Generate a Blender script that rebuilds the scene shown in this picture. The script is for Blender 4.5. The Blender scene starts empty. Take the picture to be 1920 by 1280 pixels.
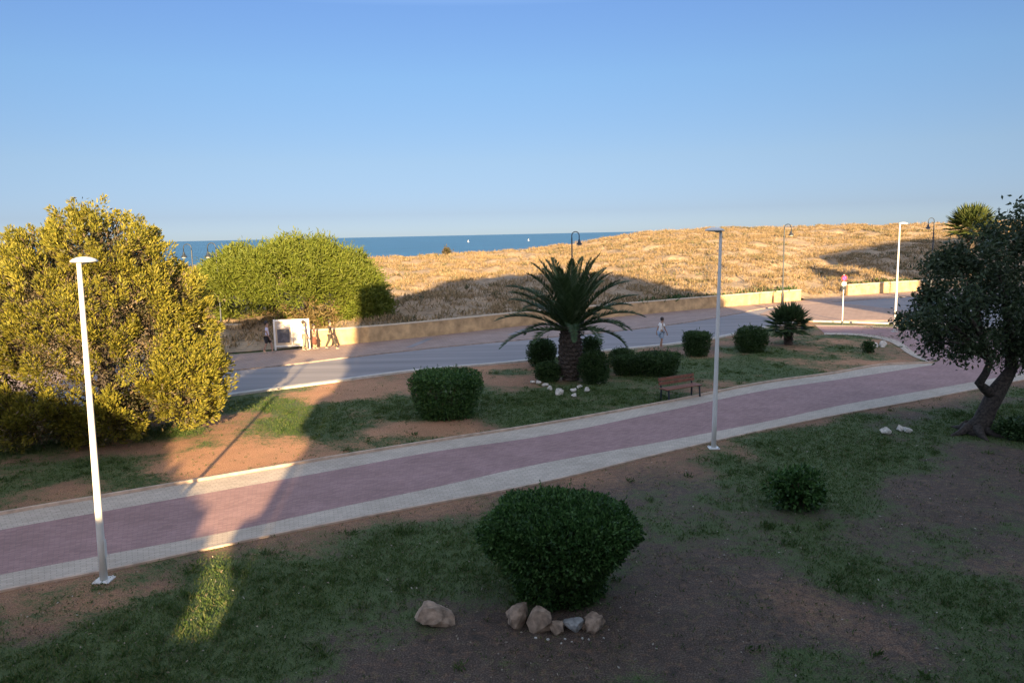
import bpy, bmesh, math, random
import numpy as np
from mathutils import Vector, Matrix
SC = bpy.context.scene
COL = SC.collection
R = math.radians
# ------------------------------------------------------------------ camera
H = 6.2; F = 1442.0; TH = R(7.93); PH = R(1.22)          # eye height, focal length in photo pixels, pitch, roll
cd = np.array([0, math.cos(TH), -math.sin(TH)])
c_r0 = np.array([1.0, 0, 0]); c_u0 = np.array([0, math.sin(TH), math.cos(TH)])
c_r = c_r0*math.cos(PH) - c_u0*math.sin(PH); c_u = c_u0*math.cos(PH) + c_r0*math.sin(PH)
cam = bpy.data.cameras.new('camera'); camo = bpy.data.objects.new('camera', cam); COL.objects.link(camo)
cam.sensor_fit = 'HORIZONTAL'; cam.sensor_width = 36; cam.lens = 36*F/1920
cam.clip_start = 0.1; cam.clip_end = 90000
camo.matrix_world = Matrix(((c_r[0], c_u[0], -cd[0], 0), (c_r[1], c_u[1], -cd[1], 0), (c_r[2], c_u[2], -cd[2], H), (0, 0, 0, 1)))
SC.camera = camo
# ------------------------------------------------------------------ sky, sun, exposure
SUN_AZ = math.atan(0.113); SUN_EL = R(13.0)
w = bpy.data.worlds.new('World'); SC.world = w; w.use_nodes = True
nt = w.node_tree; nt.nodes.clear()
sk = nt.nodes.new('ShaderNodeTexSky'); sk.sky_type = 'NISHITA'; sk.sun_disc = False
sk.sun_elevation = SUN_EL; sk.sun_rotation = math.pi - SUN_AZ
sk.air_density = 0.3; sk.dust_density = 0.3; sk.ozone_density = 1.0; sk.altitude = 0
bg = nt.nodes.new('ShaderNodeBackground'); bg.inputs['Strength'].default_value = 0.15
wo = nt.nodes.new('ShaderNodeOutputWorld')
# sky gain by elevation: low sky dimmed, overhead boosted and warmed as added fill
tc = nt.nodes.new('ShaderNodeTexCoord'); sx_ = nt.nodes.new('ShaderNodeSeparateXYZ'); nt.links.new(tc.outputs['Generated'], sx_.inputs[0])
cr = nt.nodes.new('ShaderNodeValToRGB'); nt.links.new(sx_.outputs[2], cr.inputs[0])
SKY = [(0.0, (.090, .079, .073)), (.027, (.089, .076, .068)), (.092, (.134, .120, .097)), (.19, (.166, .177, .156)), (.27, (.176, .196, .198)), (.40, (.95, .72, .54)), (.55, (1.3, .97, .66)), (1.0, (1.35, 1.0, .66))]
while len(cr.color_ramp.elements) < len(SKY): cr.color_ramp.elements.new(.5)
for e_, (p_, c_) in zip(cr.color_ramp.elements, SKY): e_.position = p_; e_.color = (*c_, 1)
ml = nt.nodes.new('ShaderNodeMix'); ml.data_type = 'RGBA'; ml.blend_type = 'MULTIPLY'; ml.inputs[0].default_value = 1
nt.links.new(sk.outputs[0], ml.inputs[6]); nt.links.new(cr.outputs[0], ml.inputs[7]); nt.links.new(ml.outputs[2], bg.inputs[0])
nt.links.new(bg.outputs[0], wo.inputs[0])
sl = bpy.data.lights.new('sun', 'SUN'); sl.energy = 2.35; sl.angle = R(0.6); sl.color = (1.0, 0.71, 0.37)
so = bpy.data.objects.new('sun', sl); COL.objects.link(so)
Ld = Vector((-math.sin(SUN_AZ)*math.cos(SUN_EL), math.cos(SUN_AZ)*math.cos(SUN_EL), -math.sin(SUN_EL)))
so.rotation_euler = Ld.to_track_quat('-Z', 'Y').to_euler(); so.location = (0, -30, 40)
SC.view_settings.view_transform = 'Standard'; SC.view_settings.look = 'None'
SC.view_settings.gamma = 1.0; SC.view_settings.exposure = 3.08
# ------------------------------------------------------------------ plan helpers: where a sight line meets the ground or a given distance
def ray(X, Y): return cd + c_r*(X-960)/F - c_u*(Y-640)/F
def px(X, Y, z=0.0):
    v = ray(X, Y); t = (z-H)/v[2]
    return (float(v[0]*t), float(v[1]*t))
def at(X, Y, dep):
    v = ray(X, Y); t = dep/v[1]
    return (float(v[0]*t), float(dep), float(H+v[2]*t))
# ------------------------------------------------------------------ noise
def _h(ix, iy, s):
    n = (ix*374761393 + iy*668265263 + s*974711) & 0xffffffff
    n = ((n ^ (n >> 13))*1274126177) & 0xffffffff
    return ((n ^ (n >> 16)) & 0xffff)/65535.0
def vnoise(x, y, s=0):
    x = np.asarray(x, float); y = np.asarray(y, float)
    ix = np.floor(x).astype(np.int64); iy = np.floor(y).astype(np.int64)
    fx = x-ix; fy = y-iy; fx = fx*fx*(3-2*fx); fy = fy*fy*(3-2*fy)
    a = _h(ix, iy, s); b = _h(ix+1, iy, s); c = _h(ix, iy+1, s); e = _h(ix+1, iy+1, s)
    return (a*(1-fx)+b*fx)*(1-fy) + (c*(1-fx)+e*fx)*fy
def fbm(x, y, s=0, o=4):
    r = 0; a = .5
    for i in range(o):
        r = r + a*vnoise(np.asarray(x)*2**i, np.asarray(y)*2**i, s+i*17); a *= .5
    return r/(1-.5**o)
# ------------------------------------------------------------------ terrain
WALL = [(-60,16),(-30,33.5),(-9.4,44.6),(1.3,52.),(10.7,57.8),(17.8,62),(24.9,65.9),(31,70),(36,72),(60,82),(120,100)]
AZ = [x/y for x, y in WALL]; DW = [y for x, y in WALL]
_ct = [(-400,60,85),(300,48,88),(480,46,90),(690,40,95),(800,36,102),(900,33,108),(1000,29,113),(1100,19,120),(1200,4,126),(1260,-1.5,130),(1400,-3,135),(1500,-3,137),(1600,-4,138),(1740,-4,138),(2400,-4,138)]
CA = [(X-960)/F for X, e, dd in _ct]; CD = [dd for X, e, dd in _ct]; CZ = [H-e/F*dd for X, e, dd in _ct]
def zwall(a): return np.interp(a, [-.36, -.30, -.235, -.225, .36, .385, .43, .445], [.05, .05, .1, .75, .75, .06, .06, .75])
def dune_z(x, y):
    a = x/y; dw = np.interp(a, AZ, DW); D = np.interp(a, CA, CD); Hc = np.interp(a, CA, CZ)
    t = np.clip((y-dw)/(D-dw), 0, 1); zw = zwall(a)
    z = zw+(Hc-zw)*t**0.9
    hum = (fbm(x/7, y/7, 5, 3)-.5)*1.1 + (fbm(x/1.8, y/1.8, 9, 3)-.5)*.75
    z = z + hum*np.clip((y-dw)/6, 0, 1)*np.clip(1-(t-.93)*9, .35, 1)
    return z - np.clip((y-D)/35, 0, 1)*9.0*np.ones_like(z)
# ------------------------------------------------------------------ object helpers
def obj(name, verts, faces, mat, parent=None, smooth=False, mats=None, mi=None):
    me = bpy.data.meshes.new(name); me.from_pydata(verts, [], faces); me.update()
    for m in (mats or [mat]): me.materials.append(m)
    if mi is not None: me.polygons.foreach_set('material_index', np.asarray(mi, dtype=np.int32))
    if smooth: me.polygons.foreach_set('use_smooth', np.ones(len(me.polygons), dtype=bool))
    o = bpy.data.objects.new(name, me); COL.objects.link(o)
    if parent: o.parent = parent
    return o
def tag(o, label=None, cat=None, group=None, kind=None):
    if label: o['label'] = label
    if cat: o['category'] = cat
    if group: o['group'] = group
    if kind: o['kind'] = kind
    return o
def thing(name, label, cat, loc, rz=0, group=None):
    o = bpy.data.objects.new(name, None); COL.objects.link(o); o.location = loc; o.rotation_euler = (0, 0, rz)
    o.empty_display_size = .3
    return tag(o, label, cat, group)
def dup(root, loc, rz, label):
    r = root.copy(); COL.objects.link(r); r.location = loc; r.rotation_euler = (0, 0, rz); r['label'] = label
    for ch in list(root.children):
        c = ch.copy(); COL.objects.link(c); c.parent = r
        for g in ch.children:
            e = g.copy(); COL.objects.link(e); e.parent = c
    return r
class MB:
    def __init__(s): s.v = []; s.f = []
    def add(s, v, f):
        b = len(s.v); s.v += [tuple(p) for p in v]; s.f += [tuple(i+b for i in q) for q in f]; return s
    def box(s, x0, y0, z0, x1, y1, z1, bev=0.0):
        if bev <= 0:
            v = [(x0,y0,z0),(x1,y0,z0),(x1,y1,z0),(x0,y1,z0),(x0,y0,z1),(x1,y0,z1),(x1,y1,z1),(x0,y1,z1)]
            return s.add(v, [(0,3,2,1),(4,5,6,7),(0,1,5,4),(1,2,6,5),(2,3,7,6),(3,0,4,7)])
        b = bmesh.new(); bmesh.ops.create_cube(b, size=1)
        for q in b.verts: q.co = Vector(((x0+x1)/2+q.co.x*(x1-x0), (y0+y1)/2+q.co.y*(y1-y0), (z0+z1)/2+q.co.z*(z1-z0)))
        bmesh.ops.bevel(b, geom=b.edges[:], offset=bev, segments=2, affect='EDGES')
        b.verts.index_update(); s.add([q.co[:] for q in b.verts], [[k.index for k in f.verts] for f in b.faces]); b.free(); return s
    def tube(s, pts, rad, n=10, cap=True):
        pts = [Vector(p) for p in pts]; N = len(pts)
        rad = rad if isinstance(rad, (list, tuple)) else [rad]*N
        t = (pts[1]-pts[0]).normalized(); ref = Vector((1, 0, 0)) if abs(t.x) < .9 else Vector((0, 1, 0))
        a = t.cross(ref).normalized(); v = []
        for i, p in enumerate(pts):
            t = (pts[min(i+1, N-1)]-pts[max(i-1, 0)]).normalized()
            a = (a-t*a.dot(t)).normalized(); bb = t.cross(a)
            for k in range(n):
                an = 2*math.pi*k/n; v.append(p+(a*math.cos(an)+bb*math.sin(an))*rad[i])
        f = [(i*n+k, i*n+(k+1) % n, (i+1)*n+(k+1) % n, (i+1)*n+k) for i in range(N-1) for k in range(n)]
        if cap: f += [tuple(range(n-1, -1, -1)), tuple((N-1)*n+k for k in range(n))]
        return s.add(v, f)
    def lathe(s, prof, n=20, c=(0, 0, 0), sx=1, sy=1):
        v = []; 
        for (r, z) in prof:
            for k in range(n):
                an = 2*math.pi*k/n; v.append((c[0]+r*math.cos(an)*sx, c[1]+r*math.sin(an)*sy, c[2]+z))
        m = len(prof)
        f = [(i*n+k, i*n+(k+1) % n, (i+1)*n+(k+1) % n, (i+1)*n+k) for i in range(m-1) for k in range(n)]
        f += [tuple(range(n-1, -1, -1)), tuple((m-1)*n+k for k in range(n))]
        return s.add(v, f)
    def build(s, name, mat, parent=None, smooth=False): return obj(name, s.v, s.f, mat, parent, smooth)
# ------------------------------------------------------------------ materials
def newmat(name):
    m = bpy.data.materials.new(name); m.use_nodes = True; n = m.node_tree
    return m, n, n.nodes['Principled BSDF'], n.nodes['Material Output']
def N(n, t, **k):
    q = n.nodes.new(t)
    for a, v in k.items(): setattr(q, a, v)
    return q
def setin(q, **k):
    for a, v in k.items(): q.inputs[a.replace('_', ' ')].default_value = v
def ramp(n, fac, stops):
    r = N(n, 'ShaderNodeValToRGB'); e = r.color_ramp.elements
    while len(e) < len(stops): e.new(.5)
    for i, (p, c) in enumerate(stops): e[i].position = p; e[i].color = (*c, 1)
    n.links.new(fac, r.inputs[0]); return r.outputs[0]
def noise(n, vec, scale, detail=4, rough=.6):
    q = N(n, 'ShaderNodeTexNoise'); q.inputs['Scale'].default_value = scale; q.inputs['Detail'].default_value = detail; q.inputs['Roughness'].default_value = rough
    if vec is not None: n.links.new(vec, q.inputs['Vector'])
    return q.outputs[0]
def mixc(n, fac, a, b, mode='MIX'):
    q = N(n, 'ShaderNodeMix', data_type='RGBA', blend_type=mode)
    for s_, v in ((q.inputs[0], fac), (q.inputs[6], a), (q.inputs[7], b)):
        if isinstance(v, (int, float)): s_.default_value = v
        elif isinstance(v, tuple): s_.default_value = (*v, 1)
        else: n.links.new(v, s_)
    return q.outputs[2]
def bump(n, b, h, st, dist=.02):
    q = N(n, 'ShaderNodeBump'); q.inputs['Strength'].default_value = st; q.inputs['Distance'].default_value = dist
    n.links.new(h, q.inputs['Height']); n.links.new(q.outputs[0], b.inputs['Normal'])
def plain(name, c, rough=.6, metal=0, var=.12, sc=6.0):
    m, n, b, o = newmat(name); g = N(n, 'ShaderNodeNewGeometry')
    f = noise(n, g.outputs['Position'], sc, 5)
    lo = tuple(max(0, x*(1-var*1.6)) for x in c); hi = tuple(min(1, x*(1+var)) for x in c)
    n.links.new(ramp(n, f, [(.3, lo), (.7, hi)]), b.inputs['Base Color'])
    setin(b, Roughness=rough, Metallic=metal); return m
def leafmat(name, cols, trans=.3, rough=.55):
    m, n, b, o = newmat(name); g = N(n, 'ShaderNodeNewGeometry')
    k = len(cols); c = ramp(n, g.outputs['Random Per Island'], [(i/max(1, k-1), q) for i, q in enumerate(cols)])
    big = noise(n, g.outputs['Position'], .9, 2)
    q = N(n, 'ShaderNodeMapRange'); q.inputs['To Min'].default_value = .72; q.inputs['To Max'].default_value = 1.28; n.links.new(big, q.inputs[0])
    h = N(n, 'ShaderNodeHueSaturation'); n.links.new(q.outputs[0], h.inputs['Value']); n.links.new(c, h.inputs['Color']); c = h.outputs[0]
    n.links.new(c, b.inputs['Base Color']); setin(b, Roughness=rough)
    b.inputs['Specular IOR Level'].default_value = .25
    t = N(n, 'ShaderNodeBsdfTranslucent'); n.links.new(c, t.inputs[0])
    mx = N(n, 'ShaderNodeMixShader'); mx.inputs[0].default_value = trans
    n.links.new(b.outputs[0], mx.inputs[1]); n.links.new(t.outputs[0], mx.inputs[2]); n.links.new(mx.outputs[0], o.inputs[0]); return m
M = {}
# lawn and soil: 'grass' attribute says where grass grows, 'red' where the bare soil is red
m, n, b, o = newmat('lawn_soil'); g = N(n, 'ShaderNodeNewGeometry'); P = g.outputs['Position']
at1 = N(n, 'ShaderNodeAttribute', attribute_name='grass'); at2 = N(n, 'ShaderNodeAttribute', attribute_name='red')
f1 = noise(n, P, 1.5, 9, .72); f2 = noise(n, P, 38, 4, .75); f3 = noise(n, P, 7, 5, .7); f4 = noise(n, P, .7, 3)
soil_red = ramp(n, f2, [(.36, (.20, .085, .042)), (.5, (.46, .22, .108)), (.64, (.66, .39, .23))])
soil_dull = ramp(n, f2, [(.36, (.030, .019, .014)), (.5, (.085, .053, .038)), (.64, (.20, .148, .112))])
gr = ramp(n, f2, [(.36, (.024, .044, .012)), (.5, (.070, .105, .028)), (.64, (.155, .19, .065))])
f5 = noise(n, P, 22, 4, .7)
rm = N(n, 'ShaderNodeMath', operation='MULTIPLY_ADD'); n.links.new(f3, rm.inputs[0]); rm.inputs[1].default_value = 1.6; n.links.new(at2.outputs['Fac'], rm.inputs[2])
rr = N(n, 'ShaderNodeMapRange'); rr.inputs[1].default_value = .80; rr.inputs[2].default_value = 1.75; n.links.new(rm.outputs[0], rr.inputs[0])
f6 = noise(n, P, 2.6, 9, .8)
soil_dull = mixc(n, ramp(n, f6, [(.52, (0, 0, 0)), (.64, (.5, .5, .5))]), soil_dull, ramp(n, f2, [(.36, (.07, .052, .036)), (.5, (.155, .118, .082)), (.64, (.30, .24, .175))]))
soil_dull = mixc(n, ramp(n, f6, [(.36, (.8, .8, .8)), (.46, (0, 0, 0))]), soil_dull, (.030, .026, .020))
soil = mixc(n, rr.outputs[0], soil_dull, soil_red)
last = at1.outputs['Fac']
for f_, w_ in ((f1, 2.0), (f3, 1.8), (f5, 1.6)):
    ad = N(n, 'ShaderNodeMath', operation='MULTIPLY_ADD'); n.links.new(f_, ad.inputs[0]); ad.inputs[1].default_value = w_; n.links.new(last, ad.inputs[2]); last = ad.outputs[0]
mr = N(n, 'ShaderNodeMapRange'); mr.inputs[1].default_value = 2.48; mr.inputs[2].default_value = 3.02; n.links.new(last, mr.inputs[0])
c = mixc(n, mr.outputs[0], soil, gr)
c = mixc(n, .4, c, ramp(n, f4, [(.35, (.66, .64, .62)), (.62, (1, 1, 1))]), 'MULTIPLY')
n.links.new(c, b.inputs['Base Color']); setin(b, Roughness=.95); bump(n, b, f2, .7, .03); M['lawn'] = m
# dune sand with dry growth
m, n, b, o = newmat('dune_sand'); g = N(n, 'ShaderNodeNewGeometry'); P = g.outputs['Position']
f1 = noise(n, P, .55, 6, .7); f2 = noise(n, P, 3.5, 6, .75)
c = ramp(n, f1, [(.3, (.21, .15, .092)), (.45, (.33, .24, .155)), (.6, (.42, .31, .205)), (.75, (.50, .385, .265))])
c = mixc(n, .6, c, ramp(n, f2, [(.34, (.36, .33, .27)), (.5, (.9, .9, .86)), (.66, (1, 1, 1))]), 'MULTIPLY')
n.links.new(c, b.inputs['Base Color']); setin(b, Roughness=1); bump(n, b, f2, .6, .25); M['dune'] = m
# asphalt
m, n, b, o = newmat('asphalt'); g = N(n, 'ShaderNodeNewGeometry'); P = g.outputs['Position']
mp = N(n, 'ShaderNodeMapping'); mp.inputs['Rotation'].default_value = (0, 0, R(-31)); mp.inputs['Scale'].default_value = (.06, .9, 1); n.links.new(P, mp.inputs[0])
f1 = noise(n, mp.outputs[0], 1.0, 4); f2 = noise(n, P, 30, 3)
c = ramp(n, f1, [(.3, (.20, .185, .19)), (.55, (.265, .245, .25)), (.72, (.34, .315, .31))])
c = mixc(n, .3, c, ramp(n, f2, [(.3, (.7, .7, .7)), (.7, (1, 1, 1))]), 'MULTIPLY')
n.links.new(c, b.inputs['Base Color']); setin(b, Roughness=.85); M['asphalt'] = m
def pavers(name, c1, c2, cm, bw, bh, mortar, sq=0.5, patch=.35, rough=.85):
    m, n, b, o = newmat(name); uv = N(n, 'ShaderNodeUVMap')
    br = N(n, 'ShaderNodeTexBrick'); br.offset = sq
    n.links.new(uv.outputs[0], br.inputs['Vector'])
    setin(br, Scale=1.0, Brick_Width=bw, Row_Height=bh, Mortar_Size=mortar, Mortar_Smooth=.2, Bias=0.0)
    br.inputs['Color1'].default_value = (*c1, 1); br.inputs['Color2'].default_value = (*c2, 1); br.inputs['Mortar'].default_value = (*cm, 1)
    g = N(n, 'ShaderNodeNewGeometry'); f = noise(n, g.outputs['Position'], .8, 6, .65)
    c = mixc(n, patch, br.outputs[0], ramp(n, f, [(.3, (.55, .53, .5)), (.68, (1.0, 1.0, 1.0))]), 'MULTIPLY')
    f2 = noise(n, g.outputs['Position'], 14, 3)
    c = mixc(n, .25, c, ramp(n, f2, [(.3, (.6, .6, .6)), (.7, (1, 1, 1))]), 'MULTIPLY')
    n.links.new(c, b.inputs['Base Color']); setin(b, Roughness=rough); bump(n, b, br.outputs['Fac'], -.3, .006); return m
M['brick'] = pavers('red_paving_brick', (.46, .275, .255), (.35, .205, .195), (.30, .205, .19), .20, .10, .008, .5, .5)
M['slab'] = pavers('pale_border_slab', (.66, .55, .44), (.55, .455, .365), (.42, .35, .285), .20, .10, .008, 0.5, .5)
M['prom'] = pavers('promenade_paving', (.40, .285, .235), (.345, .24, .20), (.25, .19, .165), .4, .4, .014, .5, .5)
M['kerb'] = plain('kerb_concrete', (.52, .48, .43), .85, 0, .15, 5)
M['far_kerb'] = plain('worn_kerb', (.34, .265, .225), .9, 0, .2, 4)
M['edging'] = plain('edging_concrete', (.56, .42, .32), .9, 0, .2, 4)
M['ochre'] = plain('ochre_render', (.50, .345, .185), .9, 0, .26, 1.7)
M['coping'] = plain('wall_coping', (.58, .47, .34), .9, 0, .1, 3)
M['white'] = plain('white_paint', (.78, .76, .72), .42, 0, .05, 3)
M['lamp_glass'] = plain('lamp_lens', (.62, .62, .60), .25, 0, .05, 8)
M['iron'] = plain('dark_iron', (.035, .045, .060), .45, .3, .2, 6)
M['rust'] = plain('dune_lamp_iron', (.060, .055, .050), .55, .2, .2, 6)
M['bark'] = plain('dark_bark', (.060, .048, .040), .95, 0, .5, 14)
M['palm_bark'] = plain('palm_bark', (.078, .060, .048), .95, 0, .45, 18)
M['twig'] = plain('brown_twig', (.12, .085, .055), .95, 0, .3, 8)
M['stone'] = plain('ochre_stone', (.40, .285, .205), .95, 0, .35, 7)
M['grey_stone'] = plain('grey_stone', (.36, .35, .33), .95, 0, .35, 7)
M['pale_stone'] = plain('pale_stone', (.62, .57, .50), .95, 0, .25, 7)
M['wood'] = plain('red_brown_bench_wood', (.26, .105, .065), .6, 0, .25, 9)
M['skin'] = plain('skin', (.34, .20, .14), .55, 0, .06, 8)
M['hair'] = plain('dark_hair', (.030, .022, .018), .6, 0, .2, 20)
def cloth(nm, c): M[nm] = plain(nm, c, .85, 0, .12, 10)
cloth('lavender_cotton', (.56, .55, .70)); cloth('black_cloth', (.02, .02, .024)); cloth('white_cotton', (.80, .78, .76)); cloth('stone_linen', (.22, .22, .18))
cloth('rust_cloth', (.13, .050, .034)); cloth('dark_cloth', (.022, .018, .015)); cloth('grey_olive_cloth', (.055, .048, .036)); cloth('light_blue_denim', (.32, .42, .55)); cloth('shoe_cloth', (.30, .27, .24))
# foliage
M['box'] = leafmat('box_leaf', [(.022, .055, .014), (.040, .095, .024), (.065, .140, .034), (.12, .21, .060)], .22, .4)
M['box2'] = leafmat('shrub_leaf', [(.024, .050, .016), (.040, .080, .024), (.070, .120, .038)], .22, .45)
M['gold'] = leafmat('golden_cypress_spray', [(.10, .108, .018), (.18, .172, .024), (.27, .235, .034), (.13, .142, .024), (.34, .285, .046)], .25)
M['goldin'] = leafmat('brown_inner_cypress', [(.09, .066, .042), (.14, .100, .062), (.034, .046, .018), (.10, .080, .042), (.045, .055, .020)], .15)
M['feather'] = leafmat('feathery_green', [(.085, .115, .016), (.125, .160, .021), (.165, .190, .030), (.105, .125, .024)], .3)
M['featherdry'] = leafmat('feathery_dry', [(.20, .14, .07), (.15, .12, .045), (.24, .18, .09)], .2)
M['palm'] = leafmat('palm_leaflet', [(.034, .065, .024), (.048, .085, .032), (.065, .105, .042)], .2, .45)
M['palm_dry'] = leafmat('dry_palm_leaflet', [(.15, .095, .045), (.20, .135, .07)], .15)
M['palm_lit'] = leafmat('yellow_green_palm', [(.050, .075, .020), (.075, .100, .028), (.105, .125, .042)], .3)
M['carob'] = leafmat('dark_tree_leaf', [(.026, .042, .018), (.042, .066, .028), (.066, .096, .044), (.11, .14, .075)], .28, .35)
M['grass'] = leafmat('grass_blade', [(.032, .066, .015), (.055, .105, .022), (.085, .14, .034), (.16, .165, .065)], .3)
M['weed'] = leafmat('lawn_weed', [(.030, .065, .014), (.050, .100, .022), (.085, .13, .035), (.14, .15, .06)], .3)
M['drygrass'] = leafmat('dead_lawn_grass', [(.09, .075, .045), (.16, .135, .085), (.24, .21, .14), (.06, .06, .03)], .2, .9)
M['straw'] = leafmat('dry_dune_grass', [(.28, .195, .11), (.36, .26, .145), (.20, .14, .075), (.18, .145, .075), (.44, .33, .20), (.14, .105, .06)], .3, .9)
M['scrub'] = leafmat('dune_scrub', [(.10, .105, .055), (.13, .12, .065), (.16, .135, .08)], .2, .8)
# sea
m, n, b, o = newmat('sea_water'); g = N(n, 'ShaderNodeNewGeometry')
mp = N(n, 'ShaderNodeMapping'); mp.inputs['Scale'].default_value = (.02, .05, 1); n.links.new(g.outputs['Position'], mp.inputs[0])
f1 = noise(n, mp.outputs[0], 1, 8, .65); f2 = noise(n, g.outputs['Position'], .35, 6, .7)
n.links.new(ramp(n, f1, [(.3, (.030, .115, .225)), (.7, (.045, .165, .315))]), b.inputs['Base Color']); setin(b, Roughness=.55)
b.inputs['Specular IOR Level'].default_value = .25; bump(n, b, f2, .8, 1.0); M['sea'] = m
# dune
na, nr = 420, 210
ua = np.concatenate([np.linspace(-1.15, .95, na)])
tt = np.concatenate([np.linspace(0, 1, nr)**1.15, 1+np.linspace(.02, .7, 24)])
A2, T2 = np.meshgrid(ua, tt); dw = np.interp(A2, AZ, DW)+.02; D = np.interp(A2, CA, CD)
Yd = dw+(D-dw)*T2; Xd = A2*Yd; Zd = dune_z(Xd, Yd)
idx = np.arange(A2.size).reshape(A2.shape)
fc = np.stack([idx[:-1, :-1], idx[:-1, 1:], idx[1:, 1:], idx[1:, :-1]], -1).reshape(-1, 4)
tag(obj('dune', np.stack([Xd, Yd, Zd], -1).reshape(-1, 3).tolist(), fc.tolist(), M['dune'], smooth=True), kind='structure')
S_ = 60000
tag(obj('sea', [(-S_, 96, -3.6), (S_, 96, -3.6), (S_, S_, -3.6), (-S_, S_, -3.6)], [(0, 1, 2, 3)], M['sea']), kind='structure')
# ------------------------------------------------------------------ strips (paths, kerbs, roads)
def smooth_line(pts, step=.5):
    p = np.array(pts, float); d_ = np.r_[0, np.cumsum(np.hypot(*(p[1:]-p[:-1]).T))]
    q = np.arange(0, d_[-1], step); q = np.r_[q, d_[-1]]
    m_ = np.gradient(p, d_, axis=0); i = np.clip(np.searchsorted(d_, q, side='right')-1, 0, len(p)-2)
    h = (d_[i+1]-d_[i])[:, None]; t = ((q-d_[i])/(d_[i+1]-d_[i]))[:, None]
    return (2*t**3-3*t**2+1)*p[i]+(t**3-2*t**2+t)*h*m_[i]+(-2*t**3+3*t**2)*p[i+1]+(t**3-t**2)*h*m_[i+1]
def resample(l, n_):
    d_ = np.r_[0, np.cumsum(np.hypot(*(l[1:]-l[:-1]).T))]; q = np.linspace(0, d_[-1], n_)
    return np.stack([np.interp(q, d_, l[:, 0]), np.interp(q, d_, l[:, 1])], -1)
def add_uv(o, uvs):
    ul = o.data.uv_layers.new(name='UVMap'); li = np.zeros(len(o.data.loops), dtype=np.int32); o.data.loops.foreach_get('vertex_index', li)
    ul.data.foreach_set('uv', np.asarray(uvs)[li].astype(np.float32).ravel())
def strip(name, la, lb, z, mat, n_=160):
    a = resample(la, n_); b = resample(lb, n_)
    mid = (a+b)/2; s = np.r_[0, np.cumsum(np.hypot(*(mid[1:]-mid[:-1]).T))]; wd = np.hypot(*(b-a).T)
    K = 4; V = []; U = []
    for k in range(K+1):
        t = k/K; p = a*(1-t)+b*t
        V.append(np.c_[p, np.full(n_, z)]); U.append(np.c_[s, wd.mean()*t*np.ones(n_)])
    V = np.concatenate(V); U = np.concatenate(U)
    f = [(k*n_+i, k*n_+i+1, (k+1)*n_+i+1, (k+1)*n_+i) for k in range(K) for i in range(n_-1)]
    o = obj(name, V.tolist(), f, mat); add_uv(o, U); return o
def band(name, line, wdt, z0, z1, mat, side=1):
    l = np.asarray(line); t = np.gradient(l, axis=0); t /= np.linalg.norm(t, axis=1)[:, None]; nn = np.c_[-t[:, 1], t[:, 0]]*side
    a = l; b = l+nn*wdt; n_ = len(l)
    V = np.concatenate([np.c_[a, np.full(n_, z0)], np.c_[a, np.full(n_, z1)], np.c_[b, np.full(n_, z1)], np.c_[b, np.full(n_, z0)]])
    f = []
    for k in range(3): f += [(k*n_+i, k*n_+i+1, (k+1)*n_+i+1, (k+1)*n_+i) for i in range(n_-1)]
    f += [(0, n_, 2*n_, 3*n_), (n_-1, 4*n_-1, 3*n_-1, 2*n_-1)]
    return obj(name, V.tolist(), f, mat)
L_no = smooth_line([px(*q) for q in [(-320,1185),(0,1108),(205,1068),(457,1014),(600,985),(800,946),(1000,908),(1240,850),(1461,800),(1560,780),(1720,751),(1824,731),(1980,700)]])
L_ni = smooth_line([px(*q) for q in [(-320,1150),(0,1079),(205,1040),(457,992),(600,960),(800,918),(1000,873),(1240,829),(1461,786),(1560,764),(1720,735),(1824,717),(1980,688)]])
L_fi = smooth_line([px(*q) for q in [(-320,1062),(0,995),(205,958),(457,913),(640,880),(800,850),(1000,821),(1240,773),(1461,728),(1560,714),(1690,694),(1751,684)]])
L_fo = smooth_line([px(*q) for q in [(-320,1030),(0,967),(205,932),(457,889),(640,858),(800,832),(1000,801),(1240,758),(1461,715),(1560,702),(1665,685),(1751,681.5)]])
L_fi2 = np.concatenate([L_fi, smooth_line([tuple(L_fi[-1]), px(1830,668), px(1990,648)])[1:]])
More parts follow.
